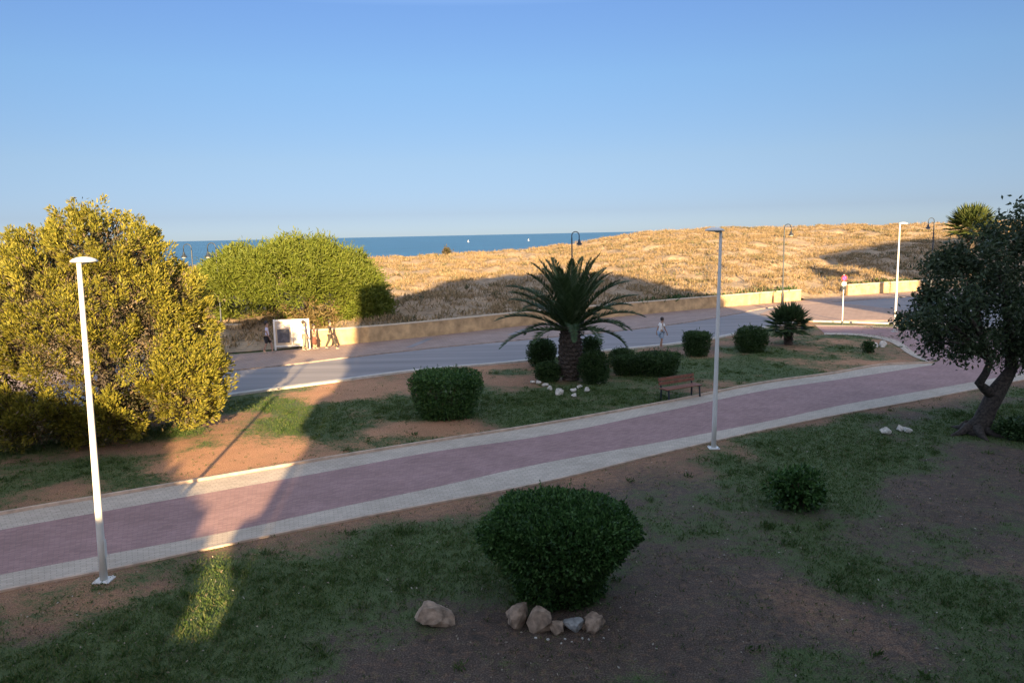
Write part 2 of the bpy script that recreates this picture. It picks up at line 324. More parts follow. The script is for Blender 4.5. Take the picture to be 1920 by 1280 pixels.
# ------------------------------------------------------------------ ground
GP = [  # lawn patches: where (plan point), size, strength of grass, redness of the bare soil
 (px(60,1230), 2.2, .50, 0), (px(330,1170), 1.6, .55, 0), (px(180,1260), 1.6, .45, 0), (px(560,1130), 1.4, .25, 0), (px(650,1240), 1.2, .1, -.4), (px(430,1090), 1.0, .5, .1),
 (px(110,1140), 1.1, -.85, .45), (px(250,1125), .8, -.5, .4), (px(560,1040), .9, -.45, .2), (px(860,960), 1.1, -.4, .2), (px(830,1020), 1.3, .5, 0), (px(820,1250), 1.3, -.5, -.6), (px(1000,1240), 1.4, -.4, -.6),
 (px(1560,850), 2.2, .75, 0), (px(1500,900), 1.8, .5, 0), (px(1400,880), 1.6, -.05, .2), (px(1380,960), 1.6, .15, -.2), (px(1800,930), 2.0, -.8, -.2), (px(1880,880), 1.8, -.6, -.2), (px(1660,760), 1.7, -.3, .1), (px(1750,770), 1.8, .45, 0), (px(1900,770), 2.2, .65, 0),
 (px(1420,1100), 1.0, -.45, .12), (px(1600,1180), .9, -.45, .14), (px(1720,1240), .8, -.4, .14), (px(1530,1140), .8, -.45, .14), (px(1700,1100), 1.2, .4, 0), (px(1850,1110), 1.2, .45, 0), (px(1250,1130), 1.3, -.5, -.6), (px(1330,1230), .8, -.7, -.3), (px(1230,1010), 1.2, -.2, -.5), (px(1550,1230), .8, .45, 0),
 (px(1400,850), 1.0, -.5, .2), (px(1300,880), .9, -.4, .2), (px(1100,900), .9, -.4, .2), (px(700,1180), 1.2, -.35, .0), (px(760,1100), .8, -.3, 0), (px(900,1180), .8, -.5, 0),
 (px(560,780), 2.6, .55, 0), (px(700,775), 2.8, .65, 0), (px(530,840), 2.2, -.3, .7), (px(450,860), 2.0, -.4, .8), (px(640,735), 2.3, -.7, .8), (px(800,815), 1.8, -.8, .9), (px(620,860), 1.2, -.6, .8), (px(960,740), 2.6, .6, 0), (px(1000,790), 1.6, .1, -.3), (px(1150,750), 2.2, .05, -.4), (px(1400,690), 3.0, .55, 0), (px(1520,665), 3.2, .6, 0),
 (px(1600,680), 2.6, -.6, .8), (px(1340,655), 2.2, -.4, -.2), (px(1220,680), 2.0, -.5, .2), (px(1600,640), 2.4, -.3, .5), (px(900,690), 2.4, -.4, .5),
 (px(250,890), 2.0, .45, -.1), (px(60,890), 2.4, .3, -.1), (px(150,930), 1.6, -.1, .1), (px(360,890), 1.4, -.4, .4)]
def lawn_masks(x, y):
    gm = .12 + (fbm(x/1.9, y/1.9, 21, 5)-.5)*2.2; yl = np.interp(x, L_no[:, 0], L_no[:, 1]); gm = gm+np.where(y <= yl, .07-.55*np.exp(-((yl-y)/1.0)**2)*(.6+.8*vnoise(x/1.3, y/1.3, 301)), -.02); rd = np.where(y > yl, .55, .0) + (fbm(x/3.1, y/3.1, 33, 3)-.5)*.5 + np.where(y <= yl, .42*np.exp(-((yl-y)/1.3)**2), 0)
    for (cx, cy), s, ga, ra in GP:
        e = np.exp(-((x-cx)**2+(y-cy)**2)/(2*(s*.75)**2)); gm = gm+e*ga*(.72 if cy > 23 else 1); rd = rd+e*ra
    return np.clip(gm, -.4, 1), np.clip(rd, 0, 1)
gx = np.concatenate([[-3000, -900, -300, -120, -70, -50, -40, -33, -28], np.arange(-24, 30, .22), [31, 35, 40, 50, 70, 120, 300, 900, 3000]])
gy = np.concatenate([[-3000, -900, -300, -100, -50, -25, -10, 0, 4], np.arange(6, 46, .22), np.arange(47, 82, 1.0), [90, 110, 150, 400, 3000]])
X, Y = np.meshgrid(gx, gy); Z = np.zeros_like(X)
aa = X/np.maximum(Y, .1); sd = Y-np.interp(aa, AZ, DW)
Z = np.where((sd > .3) & (Y > 10) & (np.abs(aa) < 2.5), -np.clip((sd-.3)*.5, 0, 7), 0.0)
Z = np.where((Y > 81), -7.0, Z)
nx, ny = len(gx), len(gy); idx = np.arange(nx*ny).reshape(ny, nx)
fc = np.stack([idx[:-1, :-1], idx[:-1, 1:], idx[1:, 1:], idx[1:, :-1]], -1).reshape(-1, 4)
go = obj('ground', np.stack([X, Y, Z], -1).reshape(-1, 3).tolist(), fc.tolist(), M['lawn'], smooth=True)
gm, rd = lawn_masks(X.ravel(), Y.ravel())
for nm_, val in (('grass', gm), ('red', rd)):
    a_ = go.data.attributes.new(nm_, 'FLOAT', 'POINT'); a_.data.foreach_set('value', val.astype(np.float32))
tag(go, kind='structure')
PZ = .022
tag(strip('path', L_ni, L_fi2, PZ, M['brick'], 240), kind='structure')
tag(strip('path_border_strip', L_no, L_ni, PZ, M['slab'], 240), kind='structure')
tag(strip('path_border_strip', L_fi, L_fo, PZ, M['slab'], 240), kind='structure')
tag(band('path_edging', L_no, .07, -.05, PZ+.02, M['edging'], -1), kind='structure')
tag(band('path_edging', L_fo, .08, -.05, PZ+.07, M['edging'], 1), kind='structure')
# branch path curling back along the road, round the tip of the planted island
B_in = smooth_line([px(*q) for q in [(1751,682),(1722,673),(1700,662),(1684,650),(1664,640),(1640,634),(1600,629),(1545,628)]])
B_in2 = smooth_line([px(*q) for q in [(1751,683.5),(1730,672),(1712,660),(1697,648),(1676,637),(1645,630),(1600,625.5),(1545,624.5)]])
B_out = smooth_line([px(*q) for q in [(1990,648),(1900,634),(1820,624),(1720,616),(1640,613.5),(1590,612),(1530,611.5)]])
tag(strip('path', B_in2, B_out, PZ-.004, M['brick'], 120), kind='structure')
tag(strip('path_border_strip', B_in, B_in2, PZ+.004, M['slab'], 90), kind='structure')
tag(band('path_border_strip', B_out, .5, -.05, PZ+.006, M['slab'], -1), kind='structure')
# road: near edge along the island, far edge along the promenade
R_n = smooth_line([px(*q) for q in [(-500,930),(0,815),(430,741),(640,713),(760,697),(985,676.5),(1100,661),(1240,647.5),(1300,640),(1450,611),(1510,602)]]); R_n2 = np.concatenate([R_n, smooth_line([tuple(R_n[-1]), px(1640,606), px(1800,611), px(2000,622)])[1:]])
R_f = smooth_line([px(*q) for q in [(-500,830),(0,752),(300,710),(560,683),(640,673),(827,652),(1000,636),(1240,612),(1375,590),(1440,578),(1560,567),(1700,557),(2000,545)]])
tag(strip('road', R_n2, R_f, .008, M['asphalt'], 200), kind='structure')
W_l = smooth_line([tuple(p) for p in WALL], .6)
tag(strip('pavement', R_f, W_l[(W_l[:, 0] > -34) & (W_l[:, 0] < 60)], .06, M['prom'], 200), kind='structure')
tag(band('kerb', R_f, .16, -.02, .072, M['far_kerb'], 1), kind='structure')
tag(band('kerb', R_n, .30, -.02, .09, M['kerb'], -1), kind='structure')
R_e = R_n2[len(R_n):]
tag(band('kerb', R_e, .25, -.02, .09, M['kerb'], -1), kind='structure')
pv = [px(*q) for q in [(1425,590),(1500,603.5),(1600,602),(1720,602),(1720,586),(1610,573),(1545,566.5),(1480,568)]]
pvo = obj('pavement', [(a, b_, .062) for a, b_ in pv]+[(a, b_, -.02) for a, b_ in pv], [tuple(range(8))]+[(i, 8+i, 8+(i+1) % 8, (i+1) % 8) for i in range(8)], M['prom'])
add_uv(pvo, np.array(pv+pv)); tag(pvo, kind='structure')
for cs in ([(760,651),(773,651),(813,634),(801,634)], [(950,628),(962,628),(992,616),(981,616)]):
    tag(obj('pavement_ramp', [(*px(*q, .068), .068) for q in cs], [(0, 1, 2, 3)], M['asphalt']), kind='structure')
# ------------------------------------------------------------------ promenade walls
def wall(label, pts, h0, h1, th=.28):
    l = smooth_line(pts, .5); hh = np.linspace(h0, h1, len(l)); n_ = len(l)
    t = np.gradient(l, axis=0); t /= np.linalg.norm(t, axis=1)[:, None]; nn = np.c_[-t[:, 1], t[:, 0]]
    b = l+nn*th
    o = thing('promenade_wall', label, 'wall', (l[0][0], l[0][1], 0)); off = np.array([l[0][0], l[0][1], 0])
    def prism(a, c, z0, z1, nm_, mt):
        V = np.concatenate([np.c_[a, z0], np.c_[a, z1], np.c_[c, z1], np.c_[c, z0]])-off
        f = [(k*n_+i, ((k+1) % 4)*n_+i, ((k+1) % 4)*n_+i+1, k*n_+i+1) for k in range(4) for i in range(n_-1)]
        f += [(0, 3*n_, 2*n_, n_), (n_-1, 2*n_-1, 3*n_-1, 4*n_-1)]
        obj(nm_, V.tolist(), f, mt, o)
    prism(l, b, np.full(n_, -.1), hh-.07, 'wall_body', M['ochre'])
    prism(l-nn*.03, b+nn*.03, hh-.067, hh, 'coping', M['coping'])
wall('long low ochre wall between the promenade and the dune, from the feathery tree to the gap', [px(560,653), (-9.4,44.6),(1.3,52.),(10.7,57.8),(17.8,62),(24.9,65.9)], 1.02, 1.0)
wall('short ochre wall beyond the gap behind the round road sign', [(30.6,69.7),(36,72),(48,77),(60,82)], 1.05, 1.05)
wall('low ochre wall left of the notice board beside the golden cypress', [px(330,642,0), px(405,632,0), px(448,634,0)], .8, .9)
# ------------------------------------------------------------------ leaves
rng = np.random.default_rng(7)
def unit(v): return v/np.maximum(np.linalg.norm(v, axis=-1, keepdims=True), 1e-9)
def leaf_mesh(P, Dr, L, Wd, tilt=None):
    n_ = len(P); Dr = unit(Dr); rv = unit(rng.normal(size=(n_, 3))) if tilt is None else tilt
    S = unit(np.cross(Dr, rv)); L = np.broadcast_to(L, (n_,))[:, None]; Wd = np.broadcast_to(Wd, (n_,))[:, None]
    nn = np.cross(Dr, S)
    V = np.stack([P, P+Dr*L*.45+S*Wd*.5+nn*L*.06, P+Dr*L, P+Dr*L*.45-S*Wd*.5+nn*L*.06], 1).reshape(-1, 3)
    return V, np.arange(n_*4).reshape(-1, 4)
def leaf_obj(name, parts, mats, parent):
    V = []; Fc = []; mi = []; b = 0
    for k, (v, f) in enumerate(parts):
        V.append(v); Fc.append(f+b); mi.append(np.full(len(f), k)); b += len(v)
    return obj(name, np.concatenate(V).tolist(), np.concatenate(Fc).tolist(), None, parent, mats=mats, mi=np.concatenate(mi))
def bush(name, label, cat, loc, prof, sx, sy, n_, leaf, mat, rz=0, group=None, lump=.10, stem=True, parts=('foliage', 'stem')):
    """prof: list of (radius, height); sx, sy stretch it. Leaves fill an outer shell, twigs inside."""
    o = thing(name, label, cat, loc, rz, group)
    pr = np.array(prof, float); seg = np.r_[0, np.cumsum(np.hypot(*(pr[1:]-pr[:-1]).T)*(pr[1:, 0]+pr[:-1, 0]+.02))]
    def sample(k, inset):
        q = rng.random(k)*seg[-1]; r_ = np.interp(q, seg, pr[:, 0]); z_ = np.interp(q, seg, pr[:, 1]); an = rng.random(k)*2*np.pi
        i = np.clip(np.searchsorted(seg, q)-1, 0, len(pr)-2); dr = pr[i+1, 0]-pr[i, 0]; dz = pr[i+1, 1]-pr[i, 1]
        nr_ = dz; nz_ = -dr; ln = np.hypot(nr_, nz_)+1e-6; nr_, nz_ = nr_/ln, nz_/ln
        lm = 1+lump*(fbm(np.cos(an)*2.2+5+z_*1.7, np.sin(an)*2.2+3+z_, 71, 3)-.5)*2.4
        rr = np.maximum(r_*lm-inset*nr_, 0); zz = np.maximum(z_*(1+lump*.5*(vnoise(an*2+9, z_*3, 4)-.5))-inset*nz_, .01)
        Pn = np.c_[np.cos(an)*rr*sx, np.sin(an)*rr*sy, zz]; Nn = np.c_[np.cos(an)*nr_/sx, np.sin(an)*nr_/sy, nz_]
        return Pn, unit(Nn)
    p1, n1 = sample(n_, (rng.random(n_)**1.6)*leaf*2.2 - leaf*.4*(rng.random(n_) < .12)); d1 = n1+rng.normal(size=p1.shape)*.75+np.array([0, 0, .25])
    a = leaf_mesh(p1, d1, leaf*(.6+.8*rng.random(n_)), leaf*.55*(.7+.6*rng.random(n_)))
    ks = max(12, n_//260); ps, ns = sample(ks, np.zeros(ks)); ps, ns = np.repeat(ps, 9, 0), np.repeat(ns+rng.normal(size=ns.shape)*.35+np.array([0, 0, .5]), 9, 0)
    q_ = leaf_mesh(ps+unit(ns)*(np.tile(np.arange(9), ks)/9*leaf*2.6)[:, None], ns*.6+rng.normal(size=ns.shape)*.6, leaf*.8, leaf*.45); a = (np.concatenate([a[0], q_[0]]), np.concatenate([a[1], q_[1]+len(a[0])]))
    k = n_//2; p2, n2 = sample(k, leaf*2.0+rng.random(k)*leaf*3)
    bq = leaf_mesh(p2, rng.normal(size=p2.shape)+n2*.3, leaf*1.7, leaf*1.2)
    leaf_obj(parts[0], [(np.concatenate([a[0], bq[0]]), np.concatenate([a[1], bq[1]+len(a[0])]))], [mat], o)
    if stem:
        mb = MB(); hmax = pr[:, 1].max(); rm = pr[:, 0].max()
        for i in range(9):
            an = i*.7+rng.random()*.5; r1 = rm*.62*(.4+.6*rng.random())
            mb.tube([(math.cos(an)*.10*sx, math.sin(an)*.10*sy, 0), (math.cos(an)*r1*.45*sx, math.sin(an)*r1*.45*sy, hmax*.35), (math.cos(an)*r1*sx, math.sin(an)*r1*sy, hmax*.75)], [.035, .025, .010], 6)
        mb.build(parts[1], M['twig'], o)
    return o
def mid(x0, x1, yb):           # plan point under a bush whose foot is seen between x0 and x1 at yb
    return px((x0+x1)/2, yb)
BALL = [(.0, .02), (.62, .02), (.86, .18), (.98, .42), (1.0, .58), (.92, .78), (.70, .94), (.38, 1.0), (.0, 1.02)]
BOXY = [(.0, .02), (.70, .02), (.84, .20), (.95, .5), (1.0, .75), (.96, .92), (.80, .99), (.4, 1.0), (.0, 1.0)]
def scaled(pf, r_, h_): return [(a*r_, b*h_) for a, b in pf]
c0 = px(1052, 1128)
bush('clipped_bush', 'large mushroom-shaped clipped bush in the foreground, narrow foot ringed by ochre stones', 'bush', (c0[0], c0[1]+.35, 0),
     [(.0, .02), (.70, .02), (.74, .2), (.80, .45), (.98, .66), (1.20, .84), (1.29, 1.02), (1.28, 1.25), (1.16, 1.46), (.90, 1.60), (.5, 1.66), (0, 1.67)], 1.0, .95, 26000, .07, M['box'], lump=.16)
def bush_at(x0, x1, yt, yb, label, name='clipped_bush', pf=BALL, n_=4200, leaf=.085, mat='box2', rz=.4, deep=.9, group='clipped bushes around the palm', lump=.10):
    y_d = px((x0+x1)/2, yb)[1]; r_ = (x1-x0)/2*(y_d)/F; dep = y_d+r_*deep*.8
    x_ = px((x0+x1)/2, yb)[0]*dep/y_d; top = at((x0+x1)/2, yt, dep)[2]
    return bush(name, label, 'bush', (x_, dep, 0), scaled(pf, r_*.95, max(.35, top)), 1.0, deep, n_, leaf, M[mat], 0, group, lump)
bush_at(765, 912, 695, 792, 'flat-topped box bush on red soil alone in the middle of the island', pf=BOXY, n_=9000, leaf=.075, mat='box', group=None, deep=.85)
bush_at(987, 1046, 637, 690, 'round ball bush left of the big palm, by the road kerb')
bush_at(1002, 1053, 680, 718, 'low bush at the left foot of the big palm, behind white stones', n_=3200)
bush_at(1086, 1146, 660, 722, 'upright bush touching the right side of the palm trunk', n_=4200, lump=.2)
bush_at(1088, 1128, 632, 690, 'taller loose bush behind the right side of the palm trunk', n_=3200, lump=.2)
bush_at(1141, 1192, 655, 688, 'small rounded bush just behind the left end of the low hedge', n_=3200)
bush_at(1146, 1206, 668, 706, 'left, lower clump of the dark hedge right of the palm', n_=3400, pf=BOXY, lump=.16)
bush_at(1186, 1279, 662, 708, 'wide dark hedge clump behind the bench', n_=5200, pf=BOXY, lump=.12)
bush_at(1279, 1334, 623, 670, 'square-topped bush behind the second white lamp post', n_=4200, pf=BOXY)
bush_at(1375, 1442, 613, 663, 'round bush left of the small fan palm', n_=4600)
bush_at(1440, 1550, 880, 962, 'small loose shrub alone on the right of the front lawn', name='young_shrub', n_=1500, leaf=.11, mat='box', lump=.5, group=None, deep=.7)
bush_at(1868, 1990, 790, 832, 'low dark shrub under the right tree at the frame edge', name='young_shrub', n_=2600, leaf=.10, mat='box2', lump=.3, group=None)
bush_at(1618, 1640, 640, 662, 'tiny shrub at the tip of the island beside pale stones', name='young_shrub', n_=500, leaf=.11, mat='box2', lump=.4, group=None)
# ------------------------------------------------------------------ golden cypress
def blob_crown(centers, k_cl, lump):
    """cluster centres on the outer surface of a union of ellipsoids"""
    out = []; nrm = []
    tot = sum(r_[0]*r_[2] for _, r_ in centers)
    for c_, r_ in centers:
        k = int(k_cl*r_[0]*r_[2]/tot*(2.0 if c_[2] < 1.8 else 1)); v = unit(rng.normal(size=(k, 3))); v[:, 2] = np.abs(v[:, 2])*np.where(rng.random(k) < .33, -.75, 1); v = unit(v)
        p = np.array(c_)+v*np.array(r_)*(1-.12*rng.random((k, 1))); keep = np.ones(k, bool)
        for c2, r2 in centers:
            if c2 is c_: continue
            keep &= (((p-np.array(c2))/np.array(r2))**2).sum(1) > .86
        ln = vnoise(p[:, 0]*lump[0]+p[:, 1]*.55+31, p[:, 2]*lump[0]+p[:, 1]*.45+7, 55); p = p-unit(v/np.array(r_))*(np.clip(.62-ln, 0, .5)*lump[1])[:, None]
        keep &= p[:, 2] > .05
        out.append(p[keep]); nrm.append(unit(v/np.array(r_))[keep])
    return np.concatenate(out), np.concatenate(nrm)
ct = at(185, 640, 25.0); CB = (ct[0], 25.2, 0)
o = thing('golden_cypress', 'huge golden yellow cypress with brown inner twigs behind the left white lamp post', 'tree', CB)
cen = [((-.2, 0, 2.9), (3.7, 3.8, 3.3)), ((-2.3, .3, 3.0), (2.6, 2.8, 3.2)), ((.3, 0, 5.1), (2.2, 2.2, 1.9)), ((-1.2, .2, 4.8), (2.1, 2.2, 2.0)), ((1.9, -.2, 3.3), (1.6, 1.9, 2.3)), ((2.4, -.9, 1.6), (1.75, 2.0, 1.6)), ((-3.3, -1.4, 1.7), (2.4, 2.2, 2.0)), ((.0, .0, 6.5), (.75, .75, .95)), ((-.8, -2.2, 1.2), (2.4, 2.0, 1.4)), ((-3.4, -2.0, 1.0), (2.4, 1.8, 1.3)), ((1.2, -2.0, 1.0), (1.6, 1.6, 1.2)), ((-1.9, -1.8, 1.5), (1.7, 1.5, 1.4)), ((-.6, -2.6, .9), (1.5, 1.2, 1.0)), ((-4.4, -1.6, 1.6), (1.6, 1.5, 1.4))]
pc, pn = blob_crown(cen, 2150, (.95, 1.8))
V1 = []; D1 = []; V2 = []; D2 = []
for p, n_ in zip(pc, pn):
    ax = unit(n_*.9+np.array([0, 0, .8])+rng.normal(size=3)*.25); sz = .5+.5*rng.random(); k = 130
    t = rng.random(k); rr = (.05+.17*np.sin(np.pi*np.clip(t*.9+.1, 0, 1)))*sz*1.35
    q = unit(rng.normal(size=(k, 3))); q = q-ax*(q@ax)[:, None]
    P_ = p+ax*(t*sz*.95-.25)[:, None]+unit(q)*(rr*np.sqrt(rng.random(k)))[:, None]
    V1.append(P_); D1.append(ax+unit(q)*.55+rng.normal(size=(k, 3))*.2)
    k2 = 70; V2.append(p-n_*(.25+.55*rng.random(k2))[:, None]+rng.normal(size=(k2, 3))*.26); D2.append(n_+rng.normal(size=(k2, 3))*.8)
V1 = np.concatenate(V1); D1 = np.concatenate(D1); V2 = np.concatenate(V2); D2 = np.concatenate(D2)
leaf_obj('crown', [leaf_mesh(V1, D1, .095+.06*rng.random(len(V1)), .036+.016*rng.random(len(V1)))], [M['gold']], o)
leaf_obj('inner_twigs', [leaf_mesh(V2, D2, .15, .05)], [M['goldin']], o)
mb = MB(); mb.tube([(0, 0, -.05), (.05, 0, 1.5), (-.1, .1, 3.6), (0, 0, 5.8)], [.34, .28, .17, .05], 10)
for i in range(26):
    an = i*2.4; z0 = .3+i*.17; ln = 2.6-.07*i; mb.tube([(0, 0, z0), (math.cos(an)*ln*.5, math.sin(an)*ln*.5, z0+.45), (math.cos(an)*ln, math.sin(an)*ln, z0+1.15)], [.10, .06, .02], 6)
mb.build('trunk', M['bark'], o)
# ------------------------------------------------------------------ feathery dome tree (tamarisk-like) behind the wall
dt = 51.5; tx = at(555, 600, dt)[0]
o = thing('feathery_tree', 'broad dome-shaped feathery green tree behind the notice board and wall', 'tree', (tx, dt, 0))
cen = [((0, 0, 2.9), (5.2, 4.2, 3.3)), ((-2.6, .2, 2.6), (3.6, 3.6, 3.1)), ((2.6, .2, 2.4), (3.3, 3.4, 3.0)), ((4.2, 0, 1.5), (2.4, 2.6, 2.3)), ((-.3, 0, 4.3), (2.6, 2.6, 1.9)), ((-4.6, .6, 2.6), (2.2, 2.6, 2.4))]
pc, pn = blob_crown(cen, 2700, (.75, 1.5))
low = (pc[:, 2] < 1.9) & (pc[:, 0] < 3.4) & (pc[:, 0] > -.5)
lown = (pc[:, 2] < 2.3) & (pc[:, 0] <= -.5) & (pc[:, 1] < .5); low = low & (rng.random(len(pc)) < .75)
pc, pn, low = pc[~lown], pn[~lown], low[~lown]
V1 = []; D1 = []; VD = []; DD = []
for p, n_, lo in zip(pc, pn, low):
    k = 60; ln_ = unit(n_+np.array([0, 0, .3])+rng.normal(size=3)*.45); P_ = p+rng.normal(size=(k, 3))*.22-n_*(rng.random((k, 1))*.5)+ln_*(rng.random((k, 1))-.3)*.7
    dd = ln_*.8+np.array([0, 0, .15])+rng.normal(size=(k, 3))*.6
    (VD if lo else V1).append(P_); (DD if lo else D1).append(dd)
V1 = np.concatenate(V1); D1 = np.concatenate(D1); VD = np.concatenate(VD); DD = np.concatenate(DD)
leaf_obj('crown', [leaf_mesh(V1, D1, .26+.16*rng.random(len(V1)), .075), leaf_mesh(VD, DD, .38, .07)], [M['feather'], M['featherdry']], o)
mb = MB()
for i in range(7):
    an = i*.9; mb.tube([(math.cos(an)*.3, math.sin(an)*.3, -.1), (math.cos(an)*1.2, math.sin(an)*.9, 1.3), (math.cos(an)*2.6, math.sin(an)*1.8, 3.0)], [.16, .12, .04], 7)
mb.build('trunk', M['bark'], o)
# ------------------------------------------------------------------ palms
def frond_curve(el, ln, droop):
    pts = []; p = np.zeros(2); a = el; K = 14
    for i in range(K+1):
        pts.append(p.copy()); p = p+np.array([math.cos(a), math.sin(a)])*ln/K; a -= droop/K*(.35+1.3*i/K)
    return np.array(pts)
def feather_frond(az, el, ln, droop, base, mat, parent, pairs=52, ll=.47, dry=False):
    cv = frond_curve(el, ln, droop); dirh = np.array([math.cos(az), math.sin(az), 0]); side = np.array([-math.sin(az), math.cos(az), 0])
    pts = np.array(base)+cv[:, :1]*dirh+cv[:, 1:]*np.array([0, 0, 1])
    tq = np.linspace(.10, .995, pairs); K = len(pts)-1
    f_ = tq*K; i = np.clip(f_.astype(int), 0, K-1); fr = (f_-i)[:, None]
    P_ = pts[i]*(1-fr)+pts[i+1]*fr; T = unit(pts[i+1]-pts[i])
    up = unit(np.cross(np.broadcast_to(side, T.shape)*-1, T)); up = np.where(up[:, 2:] < 0, -up, up)
    prof = np.sin(np.pi*np.clip(tq*.86+.12, 0, 1))**.6
    Vs = []; Fs = []; b = 0
    for sg in (-1, 1):
        dd = T*(.55+.5*tq[:, None])+side*sg*.8+up*(.32)+rng.normal(size=T.shape)*.07
        v, f = leaf_mesh(P_, dd, ll*prof*(.85+.3*rng.random(pairs)), .058, tilt=unit(up+rng.normal(size=T.shape)*.25)); Vs.append(v); Fs.append(f+b); b += len(v)
    mb = MB(); mb.tube([tuple(q) for q in pts], [.032*(1-.85*k/K)+.004 for k in range(K+1)], 5)
    rb = len(mb.v); V = np.concatenate([np.array(mb.v)]+Vs); Fc = [tuple(q) for q in mb.f]+[tuple(q) for q in (np.concatenate(Fs)+rb).tolist()]
    return obj('frond', V.tolist(), Fc, mat, parent)
pb = px(1070, 712)
o = thing('date_palm', 'large dark feather palm with thick trunk in the middle of the island', 'palm', (pb[0], pb[1], 0))
mb = MB(); prof = []
zz = np.linspace(-.05, 2.35, 27)
for k, z_ in enumerate(zz):
    rbase = np.interp(z_, [0, .3, .8, 1.6, 2.0, 2.35], [.33, .41, .46, .43, .36, .30]); prof.append((rbase+(.035 if k % 2 else -.02), z_))
mb.lathe(prof, 18)
for i in range(150):     # cut frond bases
    an = i*2.399; z_ = .12+2.1*i/150; r_ = np.interp(z_, [0, .3, .8, 1.6, 2.0, 2.35], [.33, .41, .46, .43, .36, .30])
    mb.tube([(math.cos(an)*(r_-.03), math.sin(an)*(r_-.03), z_), (math.cos(an)*(r_+.07), math.sin(an)*(r_+.07), z_+.11)], [.07, .035], 5)
mb.build('trunk', M['palm_bark'], o)
nf = 48
for i in range(nf):
    az = i*2.39996+rng.normal()*.12; q = i/nf
    el = R(85-76*q**1.15)+rng.normal()*.06; ln = 2.9+.35*rng.random()-.6*(q > .8)*rng.random(); dr = R(22+34*rng.random()+34*q)
    feather_frond(az, el, ln, dr, (math.cos(az)*.16, math.sin(az)*.18, 2.25-.25*q+.1), M['palm'], o)
def fan_palm(label, loc, trunk_h, tr, lr, n_, mat, group=None, low=-25, name='fan_palm'):
    o = thing(name, label, 'palm', loc)
    mb = MB(); mb.lathe([(tr*1.25, -.05), (tr*1.1, .1), (tr, trunk_h*.5), (tr*1.1, trunk_h*.9), (tr*.7, trunk_h)], 12)
    for i in range(int(60*trunk_h)+10):
        an = i*2.399; z_ = trunk_h*i/(60*trunk_h+10); mb.tube([(math.cos(an)*tr*.9, math.sin(an)*tr*.9, z_), (math.cos(an)*tr*1.4, math.sin(an)*tr*1.4, z_+.09)], [.04, .015], 4)
    mb.build('trunk', M['palm_bark'], o)
    for i in range(n_):
        az = i*2.39996; el = R(80+(low-80)*(i/n_)) ; dh = np.array([math.cos(az)*math.cos(el), math.sin(az)*math.cos(el), math.sin(el)])
        base = np.array([0, 0, trunk_h]); pl = lr*.5; tip = base+dh*pl
        sd_ = unit(np.cross(dh, [0, 0, 1.0])+1e-6); up = np.cross(sd_, dh); k = 18; an = np.linspace(-1.75, 1.75, k)
        dd = np.cos(an)[:, None]*dh+np.sin(an)[:, None]*sd_-up*.05*np.abs(an)[:, None]+rng.normal(size=(k, 3))*.06
        v, f = leaf_mesh(np.repeat(tip[None], k, 0), dd, lr*.58*(1-.18*np.abs(an)/1.75), .075*lr/.8, tilt=np.repeat(up[None], k, 0)+rng.normal(size=(k, 3))*.1)
        m2 = MB(); m2.tube([tuple(base), tuple(tip)], [.018, .012], 4); rb = len(m2.v)
        obj('frond', np.concatenate([np.array(m2.v), v]).tolist(), [tuple(q) for q in m2.f]+[tuple(q) for q in (f+rb).tolist()], mat, o)
    return o
sp = px(1478, 646); fan_palm('small dark fan palm at the far right of the island', (sp[0], sp[1], 0), 1.0, .19, 1.35, 34, M['palm'])
fp = at(1822, 420, 60); fan_palm('yellow-green sunlit fan palm behind the top of the right dark tree', (fp[0], 60, 0), 5.9, .22, 2.0, 46, M['palm_lit'])
# ------------------------------------------------------------------ dark tree at right
tb = px(1838, 812); TB = (tb[0], tb[1], 0)
o = thing('dark_tree', 'dark leafy tree with twisted forked trunk at the right edge', 'tree', TB)
s_ = tb[1]/F
def tp(X, Y, dy=0.0):
    q = at(X, Y, tb[1]+dy); return (q[0]-tb[0], dy, q[2])
mb = MB()
mb.tube([(-.25, 0, -.1), tp(1842, 790), tp(1853, 765), tp(1868, 735), tp(1884, 712, .1), tp(1897, 690, .2), tp(1893, 650, .3), tp(1890, 600, .3), tp(1880, 540, .3)], [.40, .27, .24, .25, .20, .16, .14, .11, .05], 12)
mb.tube([tp(1866, 745), tp(1846, 728, -.1), tp(1836, 718, -.15), tp(1848, 700, -.2), tp(1856, 680, -.3), tp(1846, 640, -.4), tp(1815, 590, -.6), tp(1790, 540, -.6)], [.17, .14, .13, .11, .10, .085, .06, .03], 10)
for X_, Y_, dy in [(1750, 600, .5), (1720, 570, -.8), (1800, 470, .6), (1860, 450, -.5), (1930, 520, .9), (1970, 600, -.6), (1780, 640, -1.2), (1820, 640, 1.4), (1740, 640, 0)]:
    st = tp(1850, 670, -.2) if X_ < 1840 else tp(1893, 655, .3)
    e = tp(X_, Y_, dy); mdl = tuple((a+c)/2+(.12 if k == 2 else .1) for k, (a, c) in enumerate(zip(st, e))); mb.tube([st, mdl, e], [.09, .06, .02], 7)
for an in (0.3, 1.8, 3.4, 4.6, 5.5): mb.tube([(-.2+math.cos(an)*.2, math.sin(an)*.2, .22), (-.2+math.cos(an)*.5, math.sin(an)*.5, .05), (-.2+math.cos(an)*.95, math.sin(an)*.95, -.04)], [.16, .10, .03], 7)
mb.build('trunk', M['bark'], o, True)
